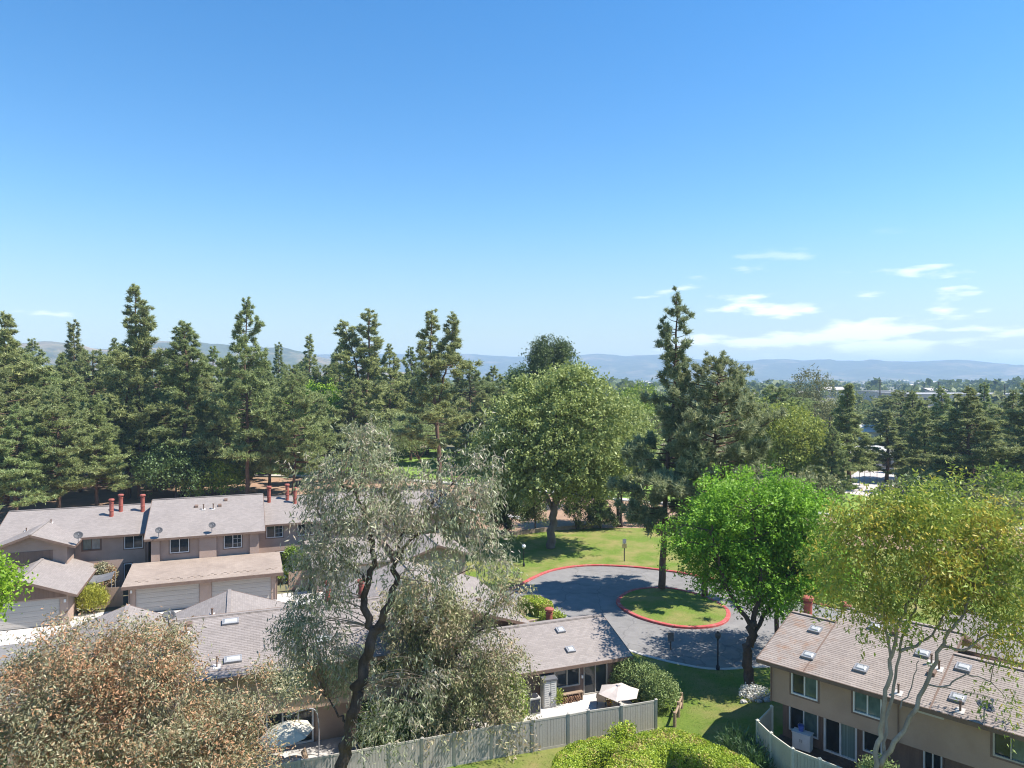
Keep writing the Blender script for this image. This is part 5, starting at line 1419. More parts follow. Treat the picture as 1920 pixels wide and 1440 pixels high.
p = at(400, 935); small_tree('leafy_tree', 'bright green shrub-like tree right of the low dark tree behind the roofs', (p.x, p.y, 0.1), 6.5, 3.4, 'lf_lime', 93, twigs=1000, L=0.3, W=0.2, squash=0.8)
p = along(610, 740, 158); small_tree('leafy_tree', 'lime green tree crown among the dark pines of the grove', (p.x, p.y, 0.1), 18.5, 6.2, 'lf_bright', 94, twigs=1500, L=0.4, W=0.28, squash=0.65)
p = along(702, 790, 188); small_tree('leafy_tree', 'mid-green tree beneath the pine with two uneven tops', (p.x, p.y, 0.1), 13, 5.0, 'lf_lime', 95, twigs=1200, L=0.36, W=0.25, squash=0.7)
p = along(1030, 640, 150); small_tree('round_pine', 'dark round-headed tree rising behind the large shade tree', (p.x, p.y, 0.1), 28.5, 3.5, 'lf_dark', 96, 'bark_pine', 'tree', 1500, 0.42, 0.2, squash=1.1)
p = along(985, 690, 155); small_tree('round_pine', 'dark tree left of the round-headed tree behind the shade tree', (p.x, p.y, 0.1), 24.5, 3.6, 'lf_dark', 97, 'bark_pine', 'tree', 800, 0.4, 0.2, squash=1.2)
p = along(1195, 735, 190); small_tree('leafy_tree', 'yellow-green round tree between the shade tree and the island pine', (p.x, p.y, 0.1), 17.5, 6, 'lf_lime', 98, twigs=1100, L=0.45, W=0.3)
p = along(1215, 790, 150); small_tree('leafy_tree', 'olive tree low between the shade tree and the island pine', (p.x, p.y, 0.1), 12, 5, 'lf_olive', 99, twigs=900, L=0.4, W=0.28)
p = along(1170, 770, 125); small_tree('leafy_tree', 'mid-green tree behind the right side of the large shade tree', (p.x, p.y, 0.1), 15, 6, 'lf_mid', 100, twigs=1300, L=0.36, W=0.25)
p = along(1528, 700, 175); small_tree('gum_far', 'tall wispy olive gum rising in the right middle distance', (p.x, p.y, 0.1), 21.5, 5.5, 'lf_olive', 101, 'bark_grey', 'tree', 1300, 0.42, 0.18, squash=1.5)
p = at(1165, 990); small_tree('thin_tree', 'slim tree with dark trunk on the bare earth right of the straggly shrubs', (p.x, p.y, 0.1), 13.5, 2.8, 'lf_mid', 102, twigs=700, squash=1.3)
p = at(1095, 950); small_tree('thin_tree', 'slim pale-trunked tree at the path behind the shade tree', (p.x, p.y, 0.1), 12.5, 2.8, 'lf_mid', 103, 'bark_twig', twigs=700, squash=1.2)
p = at(20, 1165); small_tree('bright_shrub_tree', 'bright green tree at the left edge in front of the garage', (-31.3, 40.0, 0.1), 10.2, 2.1, 'lf_bright', 104, twigs=1500, L=0.2, W=0.13)
rr = random.Random(77)
RIGHT = [(1530,880,112,5,2.6,'lf_olive'),(1740,790,190,10,5,'lf_dark'),(1790,870,122,5.5,3.2,'lf_olive'),(1880,840,130,8,4.5,'lf_olive'),(1690,835,178,5,3.2,'lf_lime'),(1900,880,105,6,3.6,'lf_lime'),(1760,880,120,6,3.4,'lf_olive'),(1840,800,190,9,5,'lf_dark'),(1545,790,200,12,5,'lf_dark'),(1380,760,230,12,6,'lf_dark'),(1440,735,260,15,6,'lf_dark'),(1600,735,270,15,7,'lf_dark'),(1680,740,260,16,8,'lf_dark'),(1890,745,230,14,6,'lf_olive'),(1920,800,160,10,5,'lf_lime'),(1700,895,105,5,3,'lf_olive'),(1745,900,100,5.5,3.2,'lf_dark'),(1860,905,98,6,3.2,'lf_olive'),(1655,940,95,3.6,2.2,'lf_olive'),(1770,925,92,4.5,2.6,'lf_lime'),(1735,820,170,9,4.5,'lf_olive'),(1860,860,140,8,4.5,'lf_dark')]
RIGHT.sort()
for i, (px, py, d, h, r, lf) in enumerate(RIGHT):
    p = along(px, py, d)
    small_tree('park_tree', (ORD + ['thirteenth', 'fourteenth', 'fifteenth', 'sixteenth', 'seventeenth', 'eighteenth', 'nineteenth', 'twentieth', 'twenty-first', 'twenty-second', 'twenty-third', 'twenty-fourth', 'twenty-fifth', 'twenty-sixth'])[i] + ' from the left of the small rounded trees in the right park', (p.x, p.y, 0.05), h, r, lf, 120+i, twigs=380, L=0.46, W=0.34, group='small park trees on the right')

# ------------------------------------------------------------------ far: trees, town, pylons
def far_trees(name, label, n, d0, d1, seed, leaf, k, s0, s1):
    rng = np.random.default_rng(seed)
    d = d0 * (d1/d0) ** rng.uniform(0, 1, n); az = rng.uniform(-0.72, 0.72, n)
    x, y = d*np.tan(az), d
    ok = np.sin(x*0.009+1)+np.sin(y*0.007+x*0.004)+np.sin(x*0.021-y*0.013) > rng.uniform(-2.2, 0.9, n)
    x, y = x[ok], y[ok]; n = len(x)
    h = rng.uniform(s0, s1, n) * np.where(rng.random(n) < 0.15, 1.5, 1.0); r = h*rng.uniform(0.28, 0.5, n)
    dd = unit(rng.normal(size=(n, k, 3))); f = rng.uniform(0.5, 1.0, (n, k, 1))
    c = np.stack([x, y, h*0.6], -1)[:, None, :] + dd*f*np.stack([r, r, h*0.42], -1)[:, None, :]
    t = unit(rng.normal(size=(n, k, 3))); b = unit(np.cross(t, dd + rng.normal(size=dd.shape)*0.5))
    s = (r[:, None, None]*0.50)
    v = np.stack([c - t*s, c + b*s, c + t*s, c - b*s], 2).reshape(-1, 3)
    o = obj(name, np_mesh(name, v, 4, M[leaf])); o['kind'] = 'stuff'
    o['label'] = label; o['category'] = 'trees'
far_trees('distant_trees', 'mass of far trees covering the plain before the hills', 6500, 620, 4400, 201, 'lf_dark', 16, 8, 15)
far_trees('midway_trees', 'band of olive trees in the town beyond the park', 800, 230, 800, 202, 'lf_olive', 60, 6, 11)

def far_building(name, label, px, py, d, w, dep, h, roof, rz=0.0, wins=0, group=None, pitched=False):
    p = along(px, py, d)
    root = empty(name, (p.x, p.y, -0.1), rz); tag(root, label, 'building', group)
    g = Geo(); g.box(-w/2, w/2, -dep/2, dep/2, 0, h); g.build('wall', M['club_white'] if roof == 'club_white' else M['far_wall'], root)
    g = Geo()
    if pitched:
        e = 0.6
        g.slab([(-w/2-e,-dep/2-e,h),(w/2+e,-dep/2-e,h),(w/2+e,0,h+dep*0.2),(-w/2-e,0,h+dep*0.2)], 0.2); g.slab([(-w/2-e,0.01,h+dep*0.2),(w/2+e,0.01,h+dep*0.2),(w/2+e,dep/2+e,h),(-w/2-e,dep/2+e,h)], 0.2)
    else:
        g.box(-w/2-0.4, w/2+0.4, -dep/2-0.4, dep/2+0.4, h+0.002, h+0.5)
    g.build('roof', M[roof], root)
    for i in range(wins):
        x = -w/2 + w*(i+0.5)/wins; ww = w/wins*0.28
        q = Geo(); q.box(x-ww, x+ww, -dep/2-0.08, -dep/2-0.01, h*0.3, h*0.72); q.build('window', M['far_dark'], root)
    return root
far_building('warehouse', 'long pale flat-roofed warehouse at the right below the hills', 1790, 745, 560, 92, 60, 8.5, 'far_white', -0.05, 7)
far_building('warehouse', 'smaller pale warehouse left of the long one on the right', 1655, 738, 640, 34, 30, 9, 'far_white', 0.1, 4)
far_building('office_block', 'white building above the right shoulder of the shade tree', 1140, 722, 760, 42, 24, 12, 'far_white', 0.05, 9)
far_building('office_block', 'pale low building just right of the pair of island pines', 1405, 725, 800, 30, 20, 11, 'far_white', -0.1, 6)
far_building('office_block', 'cream building right of the pale low building', 1435, 727, 780, 22, 18, 10, 'far_wall', 0.1, 5)
far_building('tile_house', 'house with pinkish tiled roof beyond the island pines', 1387, 745, 330, 15, 10, 6.0, 'far_tile', 0.2, 4, None, True)
far_building('clubhouse', 'white low building behind the dark columnar pine at the court', 1548, 852, 160, 7, 8, 4.2, 'club_white', -0.2, 2, None, True)
far_building('clubhouse', 'white hip-roofed pavilion beside the court', 1625, 858, 160, 9, 8, 3.6, 'club_white', -0.2, 3, None, True)
far_building('clubhouse', 'long white shed farther behind the court', 1625, 800, 215, 14, 9, 4.5, 'club_white', -0.1, 4, None, True)
far_building('hillside_house', 'long tan building on the far left hillside', 102, 656, 1500, 70, 25, 14, 'far_tile', 0.1, 8)
p_h = along(102, 656, 1500)
rr = random.Random(5)
proto = None
for i in range(90):
    d = 650 * (4200/650) ** rr.random(); px = rr.uniform(880, 1990) if rr.random() < 0.8 else rr.uniform(-50, 880)
    x = (px-960)/F_PX*d
    if proto is None:
        root = empty('distant_building', (x, d, -0.1)); tag(root, 'tiny pale building among the trees of the distant town', 'building', 'buildings of the distant town')
        g = Geo(); g.box(-8, 8, -6, 6, 0, 6); g.build('wall', M['far_wall'], root)
        g = Geo(); g.slab([(-8.6,-6.6,6),(8.6,-6.6,6),(8.6,0,8),(-8.6,0,8)],0.3); g.slab([(-8.6,0.02,8),(8.6,0.02,8),(8.6,6.6,6),(-8.6,6.6,6)],0.3); g.build('roof', M['far_wall'], root)
        proto = root
    else:
        root = copy_tree(proto); root.location = (x, d, -0.1)
    s = rr.uniform(0.5, 1.25) * (1 + d/5000); root.scale = (s*rr.uniform(0.8,1.6), s, s*rr.uniform(0.7, 1.1)); root.rotation_euler = (0, 0, rr.uniform(-0.5, 0.5))

def pole(px, py_top, d, label, arms=1, dz=0.0):
    p = along(px, py_top, d)
    root = empty('utility_pole', (p.x, p.y, 0)); tag(root, label, 'utility pole', 'utility poles')
    r = 0.16 if d < 300 else 0.35
    g = Geo(); g.tube([(0,0,-0.1),(0,0,p.z*0.5),(0,0,p.z)], [r*1.2, r, r*0.8], 8); g.build('pole', M['pole'], root)
    for k in range(arms):
        g = Geo(); g.box(-1.4, 1.4, -r*0.8-0.12, -r*0.8, p.z-0.7-k*1.1, p.z-0.5-k*1.1); g.build('crossarm', M['pole'], root)
pole(1556, 782, 137, 'tall dark pole left of the columnar pine at the court', 0)
pole(1650, 712, 420, 'far timber pole left of the dark round trees on the right', 2)
pole(1760, 716, 430, 'far timber pole before the long warehouse', 2)
pole(1884, 720, 420, 'far timber pole near the right end of the warehouse', 2)
# court fence: posts and rails
for i, (px, py) in enumerate([(1566,905),(1583,905),(1600,912),(1612,912),(1622,910),(1632,908),(1645,905)]):
    p = at(px, py); root = empty('fence_post', (p.x, p.y, 0)); tag(root, ORD[i] + ' thin dark post from the left along the sports court fence', 'fence post', 'posts of the court fence')
    g = Geo(); g.tube([(0,0,0),(0,0,3.4),(0,0,3.5)], [0.045,0.045,0.02], 6); g.tube([(0,0,3.4),(0.5,0.1,3.4)], 0.025, 5); g.build('post', M['wire'], root)

# ------------------------------------------------------------------ fences, street furniture, patio things
def fence(name, label, pts, z0, h, pm, sm, width_of=1.0, zfun=None):
    root = empty(name, (pts[0][0], pts[0][1], 0)); tag(root, label, 'fence')
    o = Vector((pts[0][0], pts[0][1], 0))
    for i, p in enumerate(pts):
        zb = zfun(p[0], p[1]) if zfun else z0
        a = Vector((p[0], p[1], 0)) - o
        g = Geo(); g.box(a.x-0.07, a.x+0.07, a.y-0.07, a.y+0.07, zb-0.2, zb+h+0.06)
        g.f.append((4,5,6,7)); g.m.append(0)
        k = len(g.v); g.v += [(a.x-0.085,a.y-0.085,zb+h+0.06),(a.x+0.085,a.y-0.085,zb+h+0.06),(a.x+0.085,a.y+0.085,zb+h+0.06),(a.x-0.085,a.y+0.085,zb+h+0.06),(a.x,a.y,zb+h+0.13)]
        for q in ((0,1,4),(1,2,4),(2,3,4),(3,0,4),(3,2,1,0)): g.f.append(tuple(k+j for j in q)); g.m.append(0)
        g.build('post', sm, root)
        if i == len(pts)-1: break
        q2 = pts[i+1]; b_ = Vector((q2[0], q2[1], 0)) - o
        zb2 = zfun(q2[0], q2[1]) if zfun else z0
        t = (b_-a).normalized(); a2, b2 = a + t*0.075, b_ - t*0.075
        s = Vector((t.y, -t.x, 0))
        n_b = max(4, int((b2-a2).length/0.15))
        g = Geo()                                   # tongue-and-groove boards of one panel
        for k in range(n_b):
            c0, c1 = a2.lerp(b2, k/n_b), a2.lerp(b2, (k+1)/n_b)
            e = 0.006
            za, zb_ = zb + (zb2-zb)*k/n_b, zb + (zb2-zb)*(k+1)/n_b
            pr = [c0 + t*e, c1 - t*e]
            lo = [pr[0]+s*0.02, pr[1]+s*0.02, pr[1]-s*0.02, pr[0]-s*0.02]
            g.face([(v_.x,v_.y,z_+h-0.06) for v_, z_ in zip(lo,(za,zb_,zb_,za))])
            for m_ in range(4):
                v1, v2 = lo[m_], lo[(m_+1)%4]; z1_, z2_ = (za,zb_,zb_,za)[m_], (za,zb_,zb_,za)[(m_+1)%4]
                g.face([(v1.x,v1.y,z1_-0.1),(v2.x,v2.y,z2_-0.1),(v2.x,v2.y,z2_+h-0.06),(v1.x,v1.y,z1_+h-0.06)])
        pan = g.build('panel', pm, root)
        for zz, hh in ((h-0.03, 0.10), (0.10, 0.13)):
            r_ = Geo(); r_.bar(a2 + Vector((0,0,zb+zz)), b2 + Vector((0,0,zb2+zz)), 0.06, hh); r_.build('rail', sm, pan)
    return root
FP = [(-15.5,31.9), (-12.9,32.8), (-10.15,33.78), (-8.1,34.55), (-6.12,35.26), (-4.55,35.82), (-2.96,36.42), (-1.06,37.09), (1.08,37.78), (3.06,38.43), (4.2,38.87), (6.1,39.43), (8.17,40.15)]
fence('fence', 'long grey vinyl panel fence round the front row patios', FP, 0.06, 1.72, M['fence'], M['fence_post'])
fence('fence', 'cream vinyl fence curving round the lower right patio', [(13.85,37.75), (12.56,36.18), (12.78,34.9), (13.26,33.42), (14.15,32.5), (15.2,31.4), (16.8,30.0), (18.4,28.6)], 0.75, 1.76, M['fence_d'], M['fence_d_post'])
g = Geo(); g.prism([(un(11.6,35.3)-un(17,37)).to_2d()[:], (un(22.0,35.1)-un(17,37)).to_2d()[:], (un(22.2,39.3)-un(17,37)).to_2d()[:], (un(11.6,39.3)-un(17,37)).to_2d()[:]], -0.2, 0.45)
structure(g.build('patio_slab', M['concrete'], None, False, un(17,37)))
g = Geo(); g.prism([(un(-2,35.6)-un(4,37)).to_2d()[:], (un(11.5,35.4)-un(4,37)).to_2d()[:], (un(11.5,39.6)-un(4,37)).to_2d()[:], (un(-2,39.6)-un(4,37)).to_2d()[:]], -0.2, 0.38)
structure(g.build('patio_paving', M['concrete'], None, False, un(4,37)))
D_PAT = [(13.6,37.4),(12.75,36.0),(13.0,34.7),(13.6,33.2),(15.0,32.0),(18.0,29.4),(22.5,30.0),(15.9,37.3),(14.6,38.4)]
g = Geo(); g.prism([(x-15, y-34) for x, y in D_PAT], 0.2, 0.74); structure(g.build('patio_deck', M['mulch'], None, False, (15,34,0)))
for lab, pts in (('rust coloured wooden gate fence beside the left garage', [un(-12.2,70.7), un(-9.6,70.4)]), ('tan wooden fence by the right-hand townhouse gate', [un(4.3,70.2), un(6.2,70.2)])):
    o0 = pts[0]; root = empty('wooden_fence', o0); tag(root, lab, 'fence')
    L_ = (pts[1]-pts[0]); n_b = int(L_.length/0.16)
    for k in range(n_b):
        a, b_ = L_*(k/n_b), L_*((k+0.96)/n_b); q = Geo(); q.bar(a+Vector((0,0,0.9)), b_+Vector((0,0,0.9)), 0.03, 1.7+0.01*(k%3)); q.build('board', M['stucco_tan'], root)
    for z in (0.4, 1.4):
        q = Geo(); q.bar(Vector((0,0.05,z)), L_+Vector((0,0.05,z)), 0.05, 0.1); q.build('rail', M['wood'], root)
# shade cloth
root = empty('shade_cloth', un(-12.2, 72.8, 0)); tag(root, 'sagging grey shade cloth stretched beside the left garage', 'shade cloth')
g = Geo(); nx = 8
for i in range(nx+1):
    for j in range(nx+1):
        u_, v_ = i/nx, j/nx; q = un(u_*3.0-1.5, v_*2.0-1.0, 0); g.v.append((q.x, q.y, 2.2 - 0.45*math.sin(math.pi*u_)*math.sin(math.pi*(v_*0.6+0.2)) + 0.2*v_))
for i in range(nx):
    for j in range(nx): k = i*(nx+1)+j; g.f.append((k,k+nx+1,k+nx+2,k+1)); g.m.append(0)
g.build('cloth', M['tarp'], root, True)
for a, b_ in ((-1.5,-1),(1.5,-1),(1.5,1),(-1.5,1)):
    q = un(a, b_, 0); p_ = Geo(); p_.tube([(q.x,q.y,0),(q.x,q.y,2.35)], 0.035, 6); p_.build('pole', M['metal_grey'], root)

def lamp(loc, label, h, globe):
    root = empty('street_lamp', loc); tag(root, label, 'street lamp')
    g = Geo(); g.lathe((0,0,0), [(0.13,-0.1),(0.13,0.25),(0.07,0.32),(0.05,0.5),(0.045,h-0.55),(0.075,h-0.52),(0.075,h-0.44)], 10); g.build('post', M['metal_dark'], root, True)
    g = Geo(); g.lathe((0,0,0), [(0.07,h-0.44),(0.17,h-0.34),(0.21,h-0.2),(0.17,h-0.06),(0.08,h),(0.01,h+0.01)], 14); g.build('globe', M['globe'] if globe else M['dish'], root, True)
    g = Geo(); g.lathe((0,0,0), [(0.10,h),(0.06,h+0.05),(0.02,h+0.12),(0.01,h+0.13)], 10); g.build('finial', M['metal_dark'], root, True)
lamp((14.1, 48.5, 0.1), 'slim black street lamp with round head at the front kerb', 2.55, False)
lamp((1.25, 75.3, 0.15), 'street lamp with white globe on the shaded lawn left of the road', 2.3, True)

root = empty('sign_post', (11.73, 52.4, 0.0)); tag(root, 'dark sign on a post at the near edge of the road', 'sign')
g = Geo(); g.box(-0.05,0.05,-0.05,0.05,-0.1,1.0); g.build('post', M['pole'], root)
g = Geo(); g.box(-0.22,0.22,-0.09,-0.052,0.62,1.28); g.build('sign_board', M['sign_face'], root)
root = empty('sign_post', (12.27, 77.4, 0.12)); tag(root, 'post with grey and yellow signs on the lawn behind the red kerb', 'sign')
g = Geo(); g.box(-0.05,0.05,-0.05,0.05,-0.1,2.3); g.build('post', M['pole'], root)
g = Geo(); g.box(-0.2,0.2,-0.09,-0.052,1.95,2.45); g.build('sign_board', M['skylight'], root)
g = Geo(); g.box(-0.24,0.24,-0.09,-0.052,1.45,1.9); g.build('sign_board', M['sign_yellow'], root)
root = empty('bollard', (-0.48, 71.5, 0.1)); tag(root, 'short pale post beside the left red kerb', 'bollard')
g = Geo(); g.lathe((0,0,0), [(0.11,-0.1),(0.11,1.15),(0.09,1.22),(0.02,1.26)], 10); g.build('post', M['fence_post'], root)
# split-log rail on the lawn
root = empty('log_fence', (9.7, 41.6, 0.1)); tag(root, 'short weathered log rail fence on the shaded lawn', 'fence')
for x, y, h_ in ((0.55,1.2,0.95),(0.1,0.1,0.9),(-0.4,-1.1,0.85)):
    g = Geo(); g.tube([(x,y,-0.1),(x+0.02,y,h_*0.5),(x,y,h_)], [0.11,0.10,0.09], 7); g.build('post', M['wood'], root)
for (x0,y0,x1,y1,z) in ((0.55,1.2,0.1,0.1,0.72),(0.1,0.1,-0.4,-1.1,0.66),(0.55,1.2,0.1,0.1,0.35)):
    g = Geo(); g.tube([(x0,y0,z),((x0+x1)/2,(y0+y1)/2,z-0.02),(x1,y1,z)], 0.07, 7); g.build('rail', M['wood'], root)
# stones at the foot of the bright tree
rr = random.Random(9)
for i in range(9):
    x, y = 13.9 + rr.uniform(0, 1.7), 43.2 + rr.uniform(-0.5, 0.7)
    root_r = rr.uniform(0.13, 0.24)
    bm = bmesh.new(); bmesh.ops.create_icosphere(bm, subdivisions=2, radius=root_r)
    for v_ in bm.verts: v_.co *= 1 + 0.35*noise.noise(v_.co*6 + Vector((i*3,0,0))); v_.co.z *= 0.7
    me = bpy.data.meshes.new('stone'); bm.to_mesh(me); bm.free(); me.materials.append(M['stone'])
    tag(obj('stone', me, None, (x, y, front_z(x, y)+0.06)), 'pale rounded stone at the foot of the bright green tree', 'stone', 'stones by the bright tree')

# patio of the single-storey house
def place(o, u, n, z, rz=0.0, deg=21):
    o.location = un(u, n, z, deg); o.rotation_euler = (0, 0, R(deg) + rz)
root = empty('storage_cupboard'); place(root, 17.2, 38.75, 0.45); tag(root, 'tall pale grey garden cupboard with louvred doors against the patio wall', 'cupboard')
g = Geo(); g.box(-0.42,0.42,-0.26,0.3,0,1.62); g.build('body', M['shed'], root)
g = Geo(); g.slab([(-0.46,-0.34,1.72),(0.46,-0.34,1.72),(0.46,0.32,1.80),(-0.46,0.32,1.80)],0.10); g.build('lid', M['shed_roof'], root)
for s in (-1, 1):
    g = Geo(); x0, x1 = (-0.40,-0.01) if s < 0 else (0.01,0.40); g.box(x0,x1,-0.285,-0.262,0.05,1.58); d_ = g.build('door', M['shed'], root)
    for k in range(11):
        q = Geo(); z = 0.14+k*0.128; q.slab([(x0+0.05,-0.305,z),(x1-0.05,-0.305,z),(x1-0.05,-0.286,z+0.09),(x0+0.05,-0.286,z+0.09)],0.015); q.build('slat', M['shed'], d_)
    q = Geo(); q.box(-0.045*s-0.012,-0.045*s+0.012,-0.32,-0.286,0.75,0.95); q.build('handle', M['metal_dark'], d_)
root = empty('air_conditioner'); place(root, 16.05, 38.35, 0.45); tag(root, 'square grey air conditioning unit beside the garden cupboard', 'air conditioner')
g = Geo(); g.box(-0.34,0.34,-0.34,0.34,0.02,0.95); g.build('casing', M['shed'], root)
g = Geo()
for k in range(12): g.box(-0.30,0.30,-0.365,-0.342,0.12+k*0.065,0.155+k*0.065)
gr_ = g.build('grille', M['metal_dark'], root); gr_['kind'] = 'stuff'
g = Geo(); g.lathe((0,0,0), [(0.30,0.952),(0.30,0.99),(0.26,1.0),(0.05,1.01)], 18); g.build('fan_guard', M['metal_dark'], root)
root = empty('bench'); place(root, 18.75, 38.85, 0.45); tag(root, 'low wooden bench shelf over stacked firewood', 'bench')
g = Geo(); g.box(-0.78,0.78,-0.14,0.14,0.46,0.51); g.build('seat', M['wood'], root)
for x in (-0.72, 0.72):
    g = Geo(); g.box(x-0.03,x+0.03,-0.12,0.12,0,0.458); g.build('leg', M['wood'], root)
rr = random.Random(4)
lm = Geo(); lm.tube([(0,-0.17,0),(0,0.17,0)], 0.062, 7); lme = lm.mesh('log', M['log'])
for r_ in range(3):
    for k in range(9):
        o = obj('firewood_log', lme); u_ = 18.14 + k*0.138 + (r_%2)*0.06
        place(o, u_, 38.82 + rr.uniform(-0.06,0.03), 0.45+0.065+r_*0.115, rr.uniform(-0.15,0.15)); s = rr.uniform(0.8,1.05); o.scale = (s,1,s)
        tag(o, 'split firewood log stacked under the low patio bench', 'firewood', 'firewood logs under the bench')
def umbrella(loc, rz, label, r, zrim, ztop, mat, sides, tilt, cant=False):
    root = empty('patio_umbrella', loc, rz); tag(root, label, 'umbrella')
    g = Geo(); rings = [(0.02,ztop),(r*0.33,ztop-(ztop-zrim)*0.28),(r*0.68,ztop-(ztop-zrim)*0.62),(r,zrim)]
    for q, z in rings:
        for j in range(sides*2):
            a = math.pi*j/sides; f = 1.0 if j % 2 == 0 else (math.cos(math.pi/sides)*(0.985 if q > 0.5 else 1))
            g.v.append((math.cos(a)*q*f, math.sin(a)*q*f + 0, z + tilt*math.cos(a)*q - (0.03 if j % 2 and q > 0.3 else 0)))
    k = sides*2
    for i in range(len(rings)-1):
        for j in range(k): g.f.append((i*k+j, i*k+(j+1)%k, (i+1)*k+(j+1)%k, (i+1)*k+j)); g.m.append(0)
    o = g.build('canopy', mat, root); so = o.modifiers.new('th','SOLIDIFY'); so.thickness = 0.012
    for j in range(sides):
        a = 2*math.pi*j/sides; q = Geo(); q.bar((0,0,ztop-0.05), (math.cos(a)*r*0.97, math.sin(a)*r*0.97, zrim-0.03+tilt*math.cos(a)*r*0.97), 0.02, 0.02); q.build('rib', M['metal_dark'], root)
    if not cant:
        g = Geo(); g.tube([(0,0,0),(0,0,ztop+0.06)], 0.022, 8); g.build('pole', M['metal_dark'], root)
        g = Geo(); g.lathe((0,0,0),[(0.25,0.0),(0.25,0.04),(0.05,0.10),(0.04,0.3)],12); g.build('base', M['metal_dark'], root)
        g = Geo(); g.lathe((0,0,0),[(0.05,ztop),(0.14,ztop+0.03),(0.03,ztop+0.07),(0.01,ztop+0.1)],10); g.build('vent_cap', mat, root)
    else:
        g = Geo(); g.tube(crom([(r*1.15,0.2,0),(r*1.15,0.2,2.0),(r*1.0,0.15,ztop+0.38),(r*0.5,0.08,ztop+0.42),(0,0,ztop+0.22)],5), 0.032, 8); g.build('arm', M['metal_grey'], root)
        g = Geo(); g.tube([(0,0,ztop+0.24),(0,0,ztop-0.05)], 0.04, 8); g.build('hub', M['metal_dark'], root)
        g = Geo(); g.box(r*1.15-0.45,r*1.15+0.45,-0.25,0.65,0,0.06); g.build('base', M['metal_dark'], root)
    return root
umbrella(un(20.95, 36.9, 0.45), 0.25, 'tan hexagonal patio umbrella behind the grey fence', 1.28, 1.02, 1.42, M['umbrella'], 6, 0.0)
umbrella(un(2.15, 37.3, 0.38), R(12), 'cream cantilever patio umbrella at the lower left patio', 1.36, 1.78, 2.42, M['umbrella_cream'], 8, 0.12, True)
def chair(u, n, z, rz, label, mat):
    root = empty('patio_chair'); place(root, u, n, z, rz); tag(root, label, 'chair')
    for x, y in ((-0.25,-0.25),(0.25,-0.25),(-0.25,0.25),(0.25,0.25)):
        g = Geo(); g.tube([(x,y,0),(x*0.95,y*0.95,0.42)], 0.018, 6); g.build('leg', M['metal_dark'], root)
    g = Geo(); g.slab([(-0.26,-0.27,0.44),(0.26,-0.27,0.44),(0.26,0.25,0.42),(-0.26,0.25,0.42)],0.025); g.build('seat', mat, root)
    g = Geo(); g.slab([(-0.26,0.25,0.46),(0.26,0.25,0.46),(0.26,0.42,1.05),(-0.26,0.42,1.05)],0.03); g.build('backrest', mat, root)
    for s in (-1,1):
        g = Geo(); g.tube([(s*0.28,-0.25,0.42),(s*0.29,-0.22,0.64),(s*0.28,0.32,0.66)], 0.016, 6); g.build('armrest', M['metal_dark'], root)
chair(20.1, 37.5, 0.45, R(150), 'tan sling patio chair left of the hexagonal umbrella', M['sling'])
chair(3.3, 36.7, 0.38, R(60), 'brown patio chair under the cream cantilever umbrella', M['wood'])
root = empty('patio_table'); place(root, 2.4, 36.6, 0.38); tag(root, 'pale patio table under the cream cantilever umbrella', 'table')
g = Geo(); g.lathe((0,0,0), [(0.55,0.68),(0.55,0.71),(0.02,0.715)], 18); g.build('tabletop', M['skylight'], root)
for a in range(3):
    g = Geo(); g.tube([(math.cos(a*2.09)*0.4,math.sin(a*2.09)*0.4,0),(math.cos(a*2.09)*0.1,math.sin(a*2.09)*0.1,0.68)],0.02,6); g.build('leg', M['metal_dark'], root)
root = empty('flower_pot'); place(root, 20.6, 37.45, 0.45); tag(root, 'pot of yellow flowers beside the patio chair', 'flower pot')
g = Geo(); g.lathe((0,0,0), [(0.10,0),(0.15,0.26),(0.165,0.27),(0.165,0.31),(0.13,0.31)], 12); g.build('pot', M['far_tile'], root)
rng = np.random.default_rng(8); P, D = lobes_twigs(rng, [((0,0,0.48),(0.2,0.2,0.2))], 60, 0.3, -0.4, 0, 0.4)
obj('flowers', np_mesh('flowers', leaves_from_twigs(rng, P, D, 6, 0.1, 0.08, 0.06), 4, M['yellow']), root)
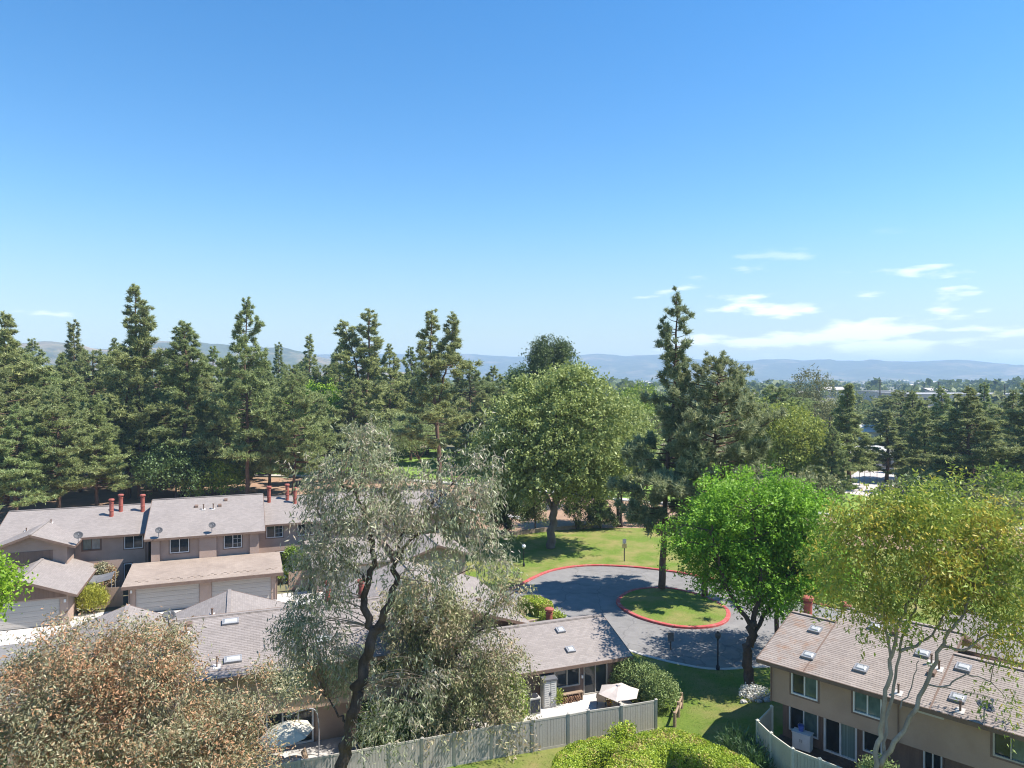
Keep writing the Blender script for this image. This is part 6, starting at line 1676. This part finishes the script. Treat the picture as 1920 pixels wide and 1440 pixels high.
# cupboard on the right patio
root = empty('patio_cabinet'); place(root, -15.35, 36.75, 0.74, 0.08, -45); tag(root, 'white two-door cabinet standing on the lower right patio', 'cabinet')
g = Geo(); g.box(-0.45,0.45,-0.24,0.24,0.04,0.86); g.build('body', M['white'], root)
g = Geo(); g.box(-0.49,0.49,-0.27,0.27,0.862,0.90); g.build('top', M['white'], root)
for s in (-1,1):
    g = Geo(); g.box(min(s*0.01,s*0.43),max(s*0.01,s*0.43),-0.262,-0.242,0.08,0.83); d_ = g.build('door', M['white'], root)
    q = Geo(); q.box(s*0.05-0.012,s*0.05+0.012,-0.285,-0.263,0.45,0.6); q.build('handle', M['metal_grey'], d_)
root = empty('storage_bin'); place(root, -15.45, 36.8, 1.642, 0.2, -45); tag(root, 'small blue bin standing on the white patio cabinet', 'bin')
g = Geo(); g.lathe((0,0,0), [(0.11,0),(0.15,0.26),(0.165,0.27),(0.165,0.29),(0.13,0.29)], 12); g.build('body', M['blue'], root)
g = Geo(); g.tube(crom([(-0.15,0,0.27),(-0.1,0,0.38),(0.1,0,0.38),(0.15,0,0.27)],4), 0.01, 5); g.build('handle', M['metal_grey'], root)

# grass tufts over the nearest lawns
rng = np.random.default_rng(300)
n = 45000
x = rng.uniform(-12, 15, n); y = rng.uniform(29, 51, n)
c21, s21 = math.cos(R(21)), math.sin(R(21))
nn = -x*s21 + y*c21; uu = x*c21 + y*s21; ud = (x - y)*0.7071
ok = ((nn < 34.3) | (uu > 22.8)) & (ud < -17.6) & ~((uu > 22.8) & (y > 49.0 - 0.0*x))
kf = np.array([P2(p) for p in KF]); o_ = np.argsort(kf[:,0]); ok &= y < np.interp(x, kf[o_,0], kf[o_,1]) - 0.25
x, y = x[ok], y[ok]; n = len(x)
z = np.array([front_z(a, b_) for a, b_ in zip(x, y)])
P = np.stack([x, y, z], -1); d = unit(np.stack([rng.normal(size=n)*0.5, rng.normal(size=n)*0.5, np.ones(n)], -1)); b_ = perp(d, rng)*0.012
l = rng.uniform(0.03, 0.075, (n,1))
v = np.stack([P-b_, P+b_, P+d*l], 1).reshape(-1,3)
o = obj('grass', np_mesh('grass', v, 3, M['grass_blade'])); o['kind'] = 'stuff'; o['label'] = 'short grass of the near lawn'; o['category'] = 'grass'

# ------------------------------------------------------------------ haze
hz = bpy.data.materials.new('haze'); hz.use_nodes = True
nt = hz.node_tree; nt.nodes.clear()
out = nd(nt, 'ShaderNodeOutputMaterial'); pv = nd(nt, 'ShaderNodeVolumePrincipled')
pv.inputs['Color'].default_value = (0.50, 0.72, 1.0, 1)
pv.inputs['Density'].default_value = 0.00017
pv.inputs['Anisotropy'].default_value = 0.0
nt.links.new(pv.outputs[0], out.inputs['Volume'])
g = Geo(); g.box(-10900, 10900, -700, 10900, -4.5, HAZE_TOP)
o = g.build('haze', hz); o['kind'] = 'stuff'
